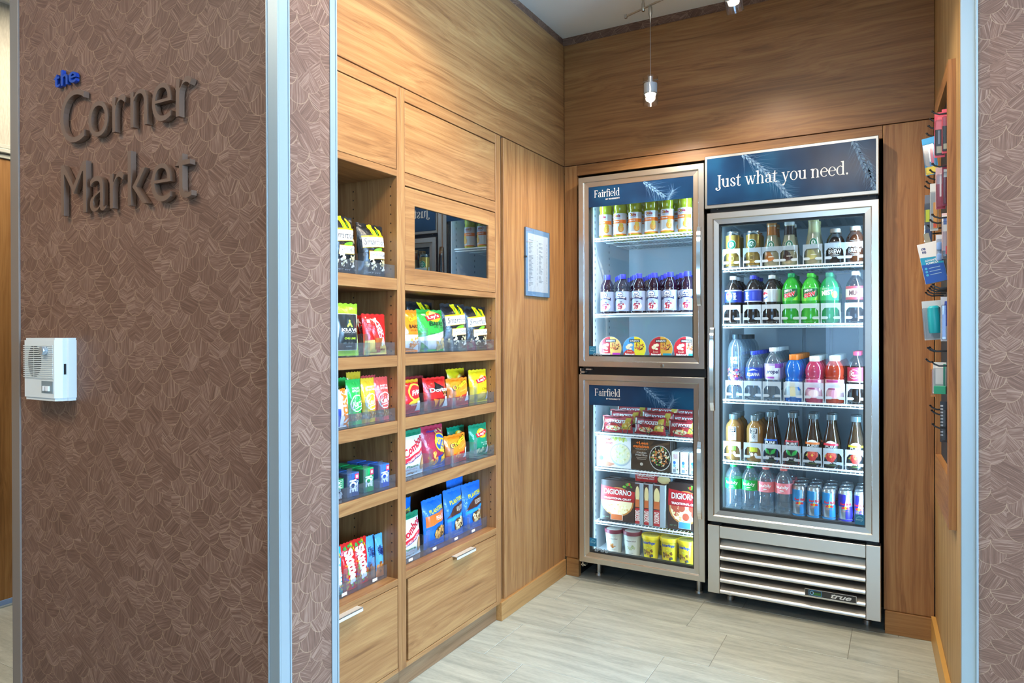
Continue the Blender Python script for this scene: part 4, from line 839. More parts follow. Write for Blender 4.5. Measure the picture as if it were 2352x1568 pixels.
# bottom left deck
place(0, 1.632, 1.688, .570, .022, 0, 4, s_skittles('#1fb0b8'), 'candy_pack', 'teal fruit candy pack beside the jamb', True, L5, cat='candy pack', seed=.2)
place(0, 1.688, 1.757, .575, .024, 0, 4, s_skittles(), 'candy_pack', 'red fruit candy pack with white lettering, nearer the jamb', True, L5, cat='candy pack', seed=1.2)
place(0, 1.748, 1.818, .572, .024, 0, 4, s_skittles(), 'candy_pack', 'red fruit candy pack with white lettering, next to the blue bars', True, L5, cat='candy pack', seed=2.4, push=.006)
for i, (a, c, zt, lab) in enumerate(((1.812, 1.858, .565, 'light blue cereal bar half hidden by the red candy'), (1.856, 1.892, .557, 'light blue cereal bar, middle of three'), (1.886, 1.922, .566, 'light blue cereal bar nearest the cabinet stile'))):
    place(0, a, c, zt, .02, -2, 3, s_nutri(), 'cereal_bar', lab, True, L5, cat='cereal bar', seed=i*2.1, push=.012*(i == 0))
# right bay
place(0, 1.990, 2.100, 1.345, .05, 2, 3, s_bakedcheetos(), 'chip_bag', 'orange and white baked puff bag at the left of the upper shelf', shelf=R1, seed=.4)
place(0, 2.108, 2.272, 1.350, .055, 0, 5, s_bakedlays(), 'chip_bag', 'green and white baked chip bag on the upper shelf', shelf=R1, seed=2.)
place(0, 2.272, 2.424, 1.378, .055, -4, 4, s_smart(), 'popcorn_bag', 'black popcorn bag next to the green chip bag', shelf=R1, seed=.9)
place(0, 2.438, 2.590, 1.372, .055, -4, 4, s_smart(), 'popcorn_bag', 'black popcorn bag at the right end of the upper shelf', shelf=R1, seed=4.2)
place(0, 2.17, 2.33, 1.385, .05, 0, 5, s_smart(), 'popcorn_bag', 'black popcorn bag hidden behind the green chip bag', shelf=R1, seed=5.2, push=.09)
place(0, 1.982, 2.110, 1.088, .05, 3, 4, s_fritos(), 'chip_bag', 'red corn chip bag with yellow oval logo beside the stile', shelf=R2, seed=1.)
place(0, 2.140, 2.284, 1.088, .05, 0, 5, s_doritos(), 'chip_bag', 'bright red tortilla chip bag with a black triangle logo', shelf=R2, seed=2.6)
place(0, 2.10, 2.235, 1.092, .045, 4, 3, [[(0, 1, '#8f1622')], None], 'chip_bag', 'dark red chip bag behind the tortilla chips', shelf=R2, seed=3.3, push=.07)
place(0, 2.296, 2.436, 1.076, .05, -2, 4, s_cheetos(), 'chip_bag', 'orange cheese puff bag beside the yellow chips', shelf=R2, seed=.2)
place(0, 2.462, 2.590, 1.103, .05, -2, 3, s_laysY(), 'chip_bag', 'yellow classic chip bag at the front right', shelf=R2, seed=1.4)
place(0, 2.400, 2.535, 1.108, .045, 2, 2, s_laysY(), 'chip_bag', 'yellow chip bag leaning behind the front yellow one', shelf=R2, seed=5.1, push=.075, bend=.5)
place(0, 1.974, 2.128, .900, .05, 2, 4, s_combos(), 'snack_bag', 'white and red pretzel snack bag on the third shelf', shelf=R3, seed=.6)
place(0, 2.132, 2.266, .902, .05, -2, 5, s_ritz(), 'snack_bag', 'crimson and blue cracker bag with a yellow oval', shelf=R3, seed=1.5)
place(0, 2.278, 2.424, .848, .05, 0, 4, s_cheetos(), 'chip_bag', 'orange cheese puff bag beside the green chips', shelf=R3, seed=2.2)
place(0, 2.474, 2.603, .870, .05, -2, 3, s_laysG(), 'chip_bag', 'green sour cream chip bag at the front right', shelf=R3, seed=.8)
place(0, 2.395, 2.52, .864, .045, 0, 3, s_laysG(), 'chip_bag', 'green chip bag behind the front green one', shelf=R3, seed=3.4, push=.07)
place(0, 1.970, 2.122, .592, .05, 2, 4, s_combos(), 'snack_bag', 'white and red pretzel snack bag on the bottom deck', True, R4, seed=2.9)
place(0, 2.148, 2.276, .618, .05, 0, 4, s_plant('#e2702a', 'PEANUTS'), 'nut_bag', 'blue and orange nut bag at the front', True, R4, seed=.3)
place(0, 2.283, 2.408, .629, .045, 0, 3, s_plant('#4a2a20', 'NUT & CHOCOLATE'), 'nut_bag', 'blue and brown chocolate nut bag, middle of the deck', True, R4, seed=1.6)
place(0, 2.424, 2.556, .627, .045, -2, 3, s_plant('#4a2a20', 'NUT & CHOCOLATE'), 'nut_bag', 'blue and brown chocolate nut bag at the right end', True, R4, seed=2.7)
place(0, 2.03, 2.16, .625, .04, 3, 3, s_plant('#e2702a', 'PEANUTS'), 'nut_bag', 'blue and orange nut bag behind the white pretzel bag', True, R4, seed=4.7, push=.07)
place(0, 1.99, 2.11, .64, .04, 0, 2, [[(0, 1, '#1a6fce')], None], 'nut_bag', 'plain-backed blue nut bag deepest behind the pretzel bag', True, R4, seed=6.7, push=.14)
place(0, 2.40, 2.52, .645, .04, 0, 2, s_plant('#4a2a20', 'NUT & CHOCOLATE'), 'nut_bag', 'blue nut bag behind the right end pair', True, R4, seed=3.7, push=.07)
# clear acrylic trays with dividers on every shelf
def tray(label, ya, yb, z, divs, x=XL-.006, dh=.075, tags=()):
    t = thing('acrylic_tray', label, 'tray', (x, (ya+yb)/2, z+.0003)); yc = (ya+yb)/2
    MB().box(-.27, 0, ya-yc, yb-yc, 0, .003).build('base', ACRYL, t)
    MB().box(-.0022, 0, ya-yc, yb-yc, .003, .046).build('front_strip', ACRYL, t)
    for d in divs:
        MB().box(-.25, -.004, d-yc-.0008, d-yc+.0008, .003, dh).box(-.0058, -.0035, d-yc-.011, d-yc+.011, .003, dh+.018).build('divider', ACRYL, t)
    for d in tags: MB().box(.0003, .0008, d-yc-.012, d-yc+.012, .006, .016).build('price_tag', mat('#ece8d4', .6), t)
tray('clear acrylic tray under the popcorn on the top open shelf', 1.345, 1.915, L1, (1.60, 1.772))
tray('clear acrylic tray under the jerky and wafer candy', 1.345, 1.915, L2, (1.60, 1.778))
tray('clear acrylic tray under the trail mix packs', 1.345, 1.915, L3, (1.7068, 1.7765, 1.8475))
tray('clear acrylic tray with tall dividers between gum packs', 1.345, 1.915, L4, (1.688, 1.7645, 1.841), dh=.085)
tray('clear acrylic tray on the deck under the fruit candy', 1.345, 1.915, L5, (1.7135, 1.779, 1.848), XL-.045, .07, (1.70, 1.85))
tray('clear acrylic tray under the baked chips and popcorn', 1.972, 2.590, R1, (2.103, 2.2725, 2.432))
tray('clear acrylic tray under the tortilla chips', 1.972, 2.590, R2, (2.123, 2.2905, 2.450))
tray('clear acrylic tray under the cracker bags', 1.972, 2.590, R3, (2.131, 2.2725, 2.446))
tray('clear acrylic tray on the deck under the nut bags', 1.972, 2.590, R4, (2.166, 2.3135, 2.452), XL-.045, .07, (2.05, 2.20, 2.35, 2.48))
# ================================================================== drinks and frozen food
PROF = dict(
 soda=[(.55, 0), (.86, .012), (.97, .05), (1, .1), (.98, .2), (.93, .30), (.96, .38), (1, .43), (1, .70), (.96, .73), (.85, .79), (.62, .86), (.41, .905), (.36, .92), (.36, .945)],
 water=[(.7, 0), (.95, .03), (1, .1), (.93, .2), (.98, .3), (.93, .4), (1, .46), (1, .64), (.98, .7), (.85, .78), (.52, .86), (.37, .89), (.37, .93)],
 tall=[(.9, 0), (1, .02), (1, .72), (.96, .79), (.78, .86), (.45, .915), (.34, .93), (.34, .95)],
 sport=[(.9, 0), (1, .03), (1, .40), (.93, .43), (1, .46), (.86, .51), (.88, .54), (1, .60), (1, .68), (.9, .77), (.66, .86), (.5, .885), (.5, .9)],
 vita=[(.9, 0), (1, .03), (1, .50), (.93, .52), (1, .55), (.94, .58), (1, .62), (1, .70), (.86, .80), (.58, .88), (.48, .9)],
 frap=[(.82, 0), (1, .04), (1, .34), (.96, .44), (.78, .60), (.64, .73), (.58, .86), (.62, .90), (.62, .94)],
 brew=[(.9, 0), (1, .03), (1, .60), (.92, .70), (.7, .80), (.52, .85), (.5, .90)],
 tea=[(.9, 0), (1, .03), (1, .70), (.88, .78), (.58, .84), (.5, .86), (.48, .92)],
 slim=[(.9, 0), (1, .03), (1, .42), (.92, .50), (.66, .68), (.47, .82), (.42, .89), (.42, .92)],
 dole=[(.92, 0), (1, .03), (1, .60), (.90, .63), (.90, .66), (.98, .71), (.97, .78), (.86, .84), (.56, .89), (.48, .91)],
 grape=[(.88, 0), (1, .03), (1, .60), (.93, .62), (1, .66), (.92, .74), (.66, .83), (.47, .88), (.44, .90)])
def rad_at(prof, R, H, z):
    t = z/H
    for (r0, z0), (r1, z1) in zip(prof, prof[1:]):
        if z0 <= t <= z1: return R*(r0+(r1-r0)*(t-z0)/max(z1-z0, 1e-6))
    return R*prof[-1][0]
def vessel(name, label, cat, loc, R, H, prof, body, cap=None, wraps=(), specs=(), group=None, rz=0., n=22, neck=None, bodyname='bottle_body'):
    """cap=(z0,r,col) ; wraps=[(z0,z1,col)] shrink labels round the body ; specs in half-radius / height units"""
    P = PROF[prof] if isinstance(prof, str) else prof
    root = thing(name, label, cat, loc, rz, group)
    MB().lathe([(r*R, z*H) for r, z in P], n).build(bodyname, body, root, True)
    if cap:
        z0, r, col = cap; c = MB().lathe([(r*R, z0*H), (r*R*1.02, z0*H+.002), (r*R, H-.002), (r*R*.94, H), (0, H)], 18).build('cap', col if isinstance(col, bpy.types.Material) else mat(col, .35), root, True)
    lab = None
    for (a, b, col) in wraps:
        zs = sorted([a*H, b*H]+[z*H for r, z in P if a < z < b])
        lab = MB().lathe([(rad_at(P, R, H, z)+.0005, z) for z in zs], n, cap=False).build('label', col if isinstance(col, bpy.types.Material) else mat(col, .35), root, True)
    if specs:
        def S(x, y, o): r = rad_at(P, R, H, min(max(y, 0), H*.97)); a = x/R; return ((r+o)*sin(a), -(r+o)*cos(a), y)
        decals(list(specs), S, 2*R, H, lab or root, 'lettering', thr=.012, o0=.0009, step=.00015)
    return root
def liquid(col, tr=.0): return fluid('liquid_'+col.lstrip('#'), col, tr)
COLA = liquid('#20120c', .05); GREENL = liquid('#35d038', .15); GREEN2 = liquid('#4fe048', .15); MISTL = liquid('#1fbf70', .2); BLUEL = liquid('#128af5', .1); PINKL = liquid('#ec4f80', .15); REDL = liquid('#d84a2c', .15)
AMBER = liquid('#b88a4a', .1); TEAD = liquid('#5a4028', .3); JUICE = liquid('#d3d53a', 0.); GRAPEL = liquid('#34183a', .25); COFFEE = liquid('#2c140b', .2); COFFEE2 = liquid('#6b3415', .3); CREAM = liquid('#dccfa6')
YI = YF+.142
LOGO = lambda x, y, s: [('e', x, y, s, s*.21, 0, '#f2f5f0'), ('e', x, y, s*.93, s*.195, 0, '#0a6b48'), ('e', x, y, s*.55, s*.118, 0, '#e8efe8'), ('e', x, y+.012, s*.2, s*.07, 0, '#0a6b48'), ('p', [(x-s*.4, y-.02), (x-s*.25, y-.02), (x-s*.15, y-s*.1), (x-s*.3, y-s*.1)], '#0a6b48'), ('p', [(x+s*.4, y-.02), (x+s*.25, y-.02), (x+s*.15, y-s*.1), (x+s*.3, y-s*.1)], '#0a6b48')]
def row(items, z, dy=.08):
    """items: (x, make(label,loc,group), front label, n behind, back label)"""
    for (x, ztop, mk, lab, nb, back) in items:
        o = mk(lab, (x, YI, z), ztop-z)
        for j in range(1, nb+1): dup(o, (x+random.uniform(-.002, .002), YI+dy*j, z), back+', '+('second', 'third', 'fourth', 'fifth', 'sixth')[j-1]+' in its lane', 'drinks waiting in the refrigerator lanes', radians(random.uniform(-25, 25)))
# --- tall refrigerator, row 1
def can_gold(lab, loc, H): 
    P = [(.8, 0), (.94, .012), (1, .05), (1, .90), (.9, .955), (.86, .97), (.9, 1.0), (.86, 1.0), (.84, .985), (0, .985)]
    return vessel('coffee_can', lab, 'can', loc, .0335, H, P, mat('#d9d9d6', .25, 1.), None, [(.05, .90, mat('#a9853a', .3, .55))], LOGO(.0, .64, .62)+[T('ESPRESSO', 0, .42, 1.1, .04, '#5a4318'), ('e', 0, .26, .42, .085, 0, '#7a5f28'), ('e', 0, .26, .34, .07, 0, '#b3924c'), ('e', 0, .26, .2, .04, 0, '#6b5222'), ('r', -.5, .08, .5, .10, '#5a4318')], rz=radians(random.uniform(-6, 6)), bodyname='can_body')
def frap(neck, cap, sw): 
    def mk(lab, loc, H): return vessel('coffee_bottle', lab, 'bottle', loc, .035, H, 'frap', CREAM, (.925, .64, cap), [(.70, .90, neck)], LOGO(.1, .47, .5)+[('p', [(-.8, .10), (-.2, .10), (.6, .14), (.1, .30), (-.5, .36)], sw), ('p', [(-.6, .52), (-.45, .54), (-.75, .38), (-.9, .34)], sw), T('frappuccino', .05, .335, 1.6, .05, '#2c1a12', sh=.2, b=.015), ('r', -.2, .2, .5, .215, '#f0e8d0')], rz=radians(random.uniform(-8, 8)))
    return mk
def brew(body):
    def mk(lab, loc, H): return vessel('cold_brew_bottle', lab, 'bottle', loc, .037, H, 'brew', body, (.885, .58, '#bba99a'), (), [T('COLD', 0, .47, 1.45, .12, '#eef2f4', b=.03), T('BREW', 0, .33, 1.45, .12, '#eef2f4', b=.03), ('r', -.55, .59, .55, .60, '#e0e4e8'), ('r', -.5, .23, .5, .24, '#e0e4e8'), T('COFFEE', 0, .19, .7, .035, '#e0e4e8')])
    return mk
row([(-.6892, 1.7304, can_gold, 'gold espresso can at the left end of the top refrigerator row', 1, 'gold espresso can behind the leftmost can'), (-.5967, 1.7279, can_gold, 'gold espresso can second from left in the top refrigerator row', 1, 'gold espresso can behind the second can'),
     (-.5153, 1.763, frap('#b5651d', '#b87a3a', '#b06a28'), 'cream coffee bottle with a caramel neck wrap', 1, 'caramel-neck coffee bottle behind the front one'), (-.4397, 1.759, frap('#33201a', '#d8d8d4', '#3a2218'), 'cream coffee bottle with a dark brown neck wrap', 1, 'brown-neck coffee bottle behind the front one'),
     (-.3392, 1.7645, frap('#cfc48e', '#c9bd84', '#b9b06c'), 'cream coffee bottle with a vanilla neck wrap', 1, 'vanilla-neck coffee bottle behind the front one'), (-.2506, 1.714, brew(COFFEE), 'stubby dark cold brew bottle with white lettering', 1, 'cold brew bottle behind the dark one'), (-.1714, 1.7184, brew(COFFEE2), 'stubby amber cold brew bottle at the right end', 1, 'cold brew bottle behind the amber one')], 1.5605)
# --- row 2
GLOBE = lambda x, y: [('e', x, y, .40, .088, 0, '#f4f4f6'), ('p', [(x-.36, y+.02), (x-.3, y+.055), (x, y+.08), (x+.3, y+.055), (x+.37, y+.02), (x+.1, y+.03), (x-.1, y+.015)], '#d8263a'), ('p', [(x-.34, y-.03), (x-.1, y-.05), (x+.15, y-.02), (x+.37, y-.01), (x+.3, y-.05), (x, y-.08), (x-.25, y-.06)], '#2b48c0')]
def soda(liq, cap, lab_cols, specs, prof='soda', R=.0385, nm='soda_bottle'):
    def mk(lab, loc, H): return vessel(nm, lab, 'bottle', loc, R, H, prof, liq, (.925, .42, cap), lab_cols, specs, rz=radians(random.uniform(-5, 5)))
    return mk
dew = [('p', [(-.85, .52), (.9, .52), (.9, .69), (-.85, .69)], '#0e5a2a'), ('p', [(-.9, .47), (-.2, .5), (-.5, .44)], '#7fd23a'), ('p', [(.3, .46), (.9, .56), (.9, .46)], '#8fdc3a'), T('Mtn', -.2, .655, .9, .055, '#d8efe0', b=.03, rot=14, sh=.2), T('DEW', .0, .57, 1.45, .09, '#f6f6f6', b=.1, rot=16, sh=.3), T('DEW', .0, .57, 1.4, .085, '#d8262c', b=.05, rot=16, sh=.3)]
row([(-.6881, 1.5234, soda(COLA, '#e9eef0', [(.45, .71, '#2c3fb4')], GLOBE(-.35, .575)+[T('pepsi', .35, .575, .85, .09, '#f4f4f8', rot=90, b=.02), ('r', -1.4, .68, 1.4, .705, '#dfe6f4')]), 'cola bottle with a blue label and white cap', 2, 'cola bottle with white cap behind the front one'),
     (-.5976, 1.5228, soda(COLA, '#3a3fc0', [(.45, .71, '#2c3fb4')], [T('pepsi', -.6, .58, .85, .1, '#f4f4f8', rot=90, b=.02), ('r', .1, .5, .35, .66, '#4a5cc8'), ('r', -1.4, .455, 1.4, .47, '#e4e9f6'), ('r', -1.4, .69, 1.4, .70, '#e4e9f6')]), 'cola bottle with a blue label and violet-blue cap', 2, 'cola bottle with blue cap behind the front one'),
     (-.5152, 1.5209, soda(COLA, '#dfe4e6', [(.45, .71, mat('#c9d2d6', .3, .5))], GLOBE(-.75, .58)+[('r', .2, .48, .5, .68, '#aab4ba')]), 'diet cola bottle with a silver label', 2, 'silver-label cola bottle behind the front one'),
     (-.4322, 1.5252, soda(GREENL, '#0f9c5a', [(.45, .71, '#3cb83c')], dew), 'bright green citrus soda bottle with a dark green cap', 2, 'green citrus soda behind the dark-capped one'), (-.3511, 1.5225, soda(GREEN2, '#4fc83c', [(.45, .71, '#5ac850')], dew), 'bright green citrus soda bottle with a light green cap', 2, 'green citrus soda behind the light-capped one'),
     (-.2745, 1.522, soda(MISTL, '#14905c', [(.45, .71, '#2fb06a')], [T('MIST', -.1, .6, 1.3, .1, '#f4faf6', b=.05, rot=6), T('sierra', -.3, .68, .8, .04, '#e0f0e6'), ('e', .7, .56, .35, .07, 0, '#e8d84a')]), 'teal green lemon soda bottle beside the last bottle', 2, 'teal green soda bottle behind the front one'),
     (-.1706, 1.523, soda(COLA, '#f0f2f2', [(.45, .71, '#e6e2d8')], [('r', -1.3, .45, 1.3, .50, '#b8303a'), ('r', -1.3, .66, 1.3, .71, '#b8303a'), T('MUG', 0, .58, 1.2, .1, '#5a2a18', b=.05)]), 'root beer bottle with a white cap at the right end', 1, 'root beer bottle behind the front one')], 1.298)
# --- row 3
art = [('food', -.2, .40, .9, .10, 50, .022, ['#7a3f9a', '#d8434a', '#efe9e0', '#3a3f7a', '#e89a9a', '#20242c', '#b87fc8']), ('food', .2, .28, 1.0, .08, 50, .022, ['#7a3f9a', '#8a6fb8', '#efe9e0', '#3a3f7a', '#e8b0a0', '#20242c']), T('LIFE', -.05, .63, .8, .045, '#f2f4f4', b=.05), T('WTR', -.05, .57, .8, .045, '#f2f4f4', b=.05)]
row([(-.6777, 1.2489, soda(CLEAR, '#2a3a44', (), art, 'tall', .037, 'water_bottle'), 'tall clear water bottle with a colourful abstract print', 5, 'tall clear water bottle queued behind the printed one'),
     (-.5951, 1.1717, soda(CLEAR, '#2a42c8', [(.44, .66, '#2342c0')], [T('AQUAFINA', 0, .52, 1.6, .08, '#f2f6fa', b=.03), ('p', [(-.6, .6), (0, .645), (.6, .6), (.2, .615), (-.1, .605)], '#dfe8f4')], 'water', .038, 'water_bottle'), 'clear water bottle with a royal blue label and cap', 5, 'blue-capped water bottle queued behind the front one'),
     (-.5114, 1.1885, soda(CLEAR, '#e9f0f4', [(.40, .70, '#b9a8d8')], [('r', -.9, .40, .9, .66, '#dfe4ee'), T('propel', 0, .54, 1.5, .1, '#2a2f6a', b=.03, sh=.15), ('r', .3, .62, 1.2, .70, '#8a3fa8'), ('r', -.8, .42, .2, .455, '#b25ac0')], 'water', .038, 'water_bottle'), 'clear water bottle with a lilac label', 5, 'lilac-label water bottle queued behind the front one'),
     (-.4214, 1.1576, lambda lab, loc, H: vessel('sports_drink_bottle', lab, 'bottle', loc, .0385, H, 'sport', BLUEL, (.885, .56, '#f08428'), [(.10, .43, '#b9d3e6')], [('p', [(-.3, .12), (.3, .12), (.2, .42), (-.4, .42)], '#d9cfa8'), ('e', .7, .3, .2, .06, 0, '#2f80d8')]), 'blue sports drink bottle with an orange cap', 5, 'orange-capped sports drink queued behind the front one'),
     (-.3355, 1.1516, lambda lab, loc, H: vessel('vitamin_water_bottle', lab, 'bottle', loc, .039, H, 'vita', PINKL, (.885, .56, '#e6eef0'), [(.10, .50, '#e8b8d2')], [('r', -.9, .44, .4, .49, '#c23a78'), T('vitaminwater', 0, .37, 1.7, .06, '#8a5a86'), ('r', -.7, .29, .1, .315, '#a83a7c'), ('e', .0, .2, .6, .08, 0, '#f4dbe8')]), 'pink vitamin water bottle with a white cap', 5, 'white-capped pink drink queued behind the front one'),
     (-.254, 1.1548, lambda lab, loc, H: vessel('vitamin_water_bottle', lab, 'bottle', loc, .039, H, 'vita', REDL, (.885, .56, '#e6eef0'), [(.10, .50, '#ecc8d4')], [('r', -.9, .44, .4, .49, '#b83a80'), T('vitaminwater', 0, .37, 1.7, .06, '#8a5a86'), ('r', -.7, .29, .1, .315, '#a83a7c'), ('e', .0, .2, .6, .08, 0, '#e8a8c8')]), 'orange-red vitamin water bottle with a white cap', 5, 'white-capped red drink queued behind the front one'),
     (-.1651, 1.174, soda(COLA, '#c22a4c', [(.42, .70, '#b83a58')], [('e', -.2, .57, .6, .09, 0, '#f0e6ea'), ('e', -.2, .57, .54, .08, 0, '#b83a58'), T('Dr', -.35, .6, .4, .05, '#ffffff', b=.03), T('Pepper', -.15, .55, .8, .05, '#ffffff', b=.03), ('r', -1.3, .42, 1.3, .44, '#e8dfe2')]), 'dark soda bottle with a crimson label and cap', 3, 'crimson-capped soda queued behind the front one')], .9465)
# --- row 4
def tea(tagc):
    def mk(lab, loc, H): return vessel('tea_bottle', lab, 'bottle', loc, .0365, H, 'tea', AMBER, (.89, .56, liquid('#9fb2b8', .5)), (), [('r', -.5, .44, .5, .74, '#c3c9cc'), ('r', -.42, .62, .42, .73, '#12161a'), T('PURE', 0, .70, .6, .035, '#eef2f2', b=.03), T('LEAF', 0, .655, .6, .035, '#eef2f2', b=.03), ('e', 0, .56, .2, .045, 0, '#5a6066'), ('e', 0, .56, .14, .03, 0, '#c3c9cc'), T('TEA HOUSE', 0, .47, .8, .03, '#f4f4f4'), ('r', -.5, .22, .45, .32, tagc), ('e', -.2, .16, .18, .04, 0, '#eef0ea'), ('e', .25, .16, .18, .04, 0, '#eef0ea')])
    return mk
def slim(top, flower):
    sp = [('r', -.85, .02, .85, .44, '#141a1e'), T('PURE', 0, .405, 1.2, .05, '#eef2f2', b=.02), T('LEAF', 0, .345, 1.2, .05, '#eef2f2', b=.02)]
    if flower: sp = [('p', [(-.7, .455), (-.4, .50), (0, .515), (.4, .50), (.7, .455)], '#e8ecea')]+sp+[('r', -.95, .425, .95, .465, top), ('e', -.25, .22, .42, .07, 20, '#d8483c'), ('e', .25, .23, .42, .07, -20, '#e05a48'), ('e', 0, .18, .45, .07, 0, '#c83a34'), ('e', 0, .26, .3, .06, 0, '#e86a54'), ('e', 0, .22, .1, .025, 0, '#f0c84a'), ('p', [(-.9, .2), (-.5, .26), (-.55, .2)], '#d8c84a'), T('HERBAL TEA', 0, .105, 1.1, .03, '#eef2f2', b=.01), ('r', -.5, .05, .5, .075, '#4a5a2c')]
    else: sp = [('r', -.95, .02, .95, .47, top)]+sp+[('p', [(0, .17), (-.2, .26), (-.8, .31), (-.5, .2)], '#27963c'), ('p', [(0, .17), (.2, .26), (.8, .31), (.5, .2)], '#2fa846'), ('p', [(0, .18), (.15, .3), (.1, .2)], '#1f7a30'), T('BREWED TEA', 0, .13, 1.1, .03, '#eef2f2', b=.01), ('r', -.5, .06, .5, .08, '#3a4a2c')]
    def mk(lab, loc, H): return vessel('tea_bottle', lab, 'bottle', loc, .0355, H, 'slim', TEAD, (.90, .62, liquid('#8fa6ae', .5)), (), sp)
    return mk
row([(-.6884, .8736, tea('#7fb84a'), 'amber glass tea bottle with a pale green tag', 2, 'amber tea bottle behind the green-tag one'), (-.5924, .8723, tea('#c2c832'), 'amber glass tea bottle with a yellow-green tag', 2, 'amber tea bottle behind the yellow-tag one'),
     (-.5198, .8938, slim('#2f62c4', 0), 'slim tea bottle with a blue band and green leaves', 1, 'slim tea bottle behind the blue-band one'), (-.4289, .8946, slim('#b83440', 0), 'slim tea bottle with a red band and green leaves', 1, 'slim tea bottle behind the red-band one'),
     (-.3426, .8942, slim('#d8742e', 1), 'slim herbal tea bottle with an orange band and red flower', 1, 'slim tea bottle behind the orange-band one'), (-.2677, .8942, slim('#d83a50', 1), 'slim herbal tea bottle with a pink band and red flower', 1, 'slim tea bottle behind the pink-band one'), (-.1698, .8912, slim('#d8cc2a', 1), 'slim herbal tea bottle with a yellow band and red flower', 1, 'slim tea bottle behind the yellow-band one')], .6615)
# --- row 5
def bub(col, cap): return soda(CLEAR, cap, [(.46, .68, col)], [T('bubly', 0, .59, 1.5, .085, '#ffffff', b=.02), ('e', -.02, .525, .25, .012, 0, '#ffffff'), T('sparkling water', 0, .49, .8, .02, '#f4f8f4')], 'soda', .038, 'sparkling_water_bottle')
def energy(bluec, light):
    P = [(.8, 0), (.94, .012), (1, .05), (1, .91), (.9, .96), (.88, .97), (.92, 1.0), (.88, 1.0), (.86, .985), (0, .985)]
    sp = [('p', [(-1.5, .5), (0, .5), (0, .88), (-1.5, .88)], bluec), ('p', [(0, .12), (1.5, .12), (1.5, .5), (0, .5)], bluec), ('p', [(-.15, .5), (.12, .88), (.3, .88), (.3, .5)], light), ('e', .0, .46, .22, .05, 0, '#f2c32a'), ('p', [(-.6, .44), (-.35, .5), (-.05, .47), (-.1, .44), (-.35, .42)], '#d8282e'), ('p', [(.6, .44), (.35, .5), (.05, .47), (.1, .44), (.35, .42)], '#d8282e'), T('Red Bull', 0, .58, 1.5, .075, '#d8283c', b=.04), T('ENERGY DRINK', 0, .36, .9, .025, '#c05a60'), ('r', -1.5, .05, 1.5, .10, bluec)]
    def mk(lab, loc, H): return vessel('energy_drink_can', lab, 'can', loc, .0285, H, P, mat('#c3ccd3', .24, .75), None, (), sp, rz=radians(random.uniform(-14, 14)), bodyname='can_body')
    return mk
row([(-.7009+.012, .643, bub('#17b04a', '#14a858'), 'sparkling water bottle with a green label, left end', 2, 'green-label sparkling water behind the left of the pair'), (-.6135, .643, bub('#17b04a', '#14a858'), 'sparkling water bottle with a green label, second from left', 2, 'green-label sparkling water behind the right of the pair'),
     (-.5440, .643, bub('#ee8088', '#ee6a62'), 'sparkling water bottle with a pink label beside the green ones', 2, 'pink-label sparkling water behind the left of the pair'), (-.4665, .643, bub('#ee8088', '#ee6a62'), 'sparkling water bottle with a pink label beside the cans', 2, 'pink-label sparkling water behind the right of the pair'),
     (-.4005, .568, energy('#1f86c8', '#7fc4e0'), 'light blue energy drink can nearest the pink bottles', 2, 'light blue energy can behind the left of three'), (-.3393, .567, energy('#1f86c8', '#7fc4e0'), 'light blue energy drink can, middle of three', 2, 'light blue energy can behind the middle of three'), (-.2777, .567, energy('#1f86c8', '#7fc4e0'), 'light blue energy drink can beside the navy ones', 2, 'light blue energy can behind the right of three'),
     (-.2124, .567, energy('#28249c', '#b8c4d8'), 'navy blue energy drink can, left of the pair', 2, 'navy energy can behind the left of the pair'), (-.1500, .567, energy('#28249c', '#b8c4d8'), 'navy blue energy drink can behind the energy sticker', 2, 'navy energy can behind the right of the pair')], .428, .079)
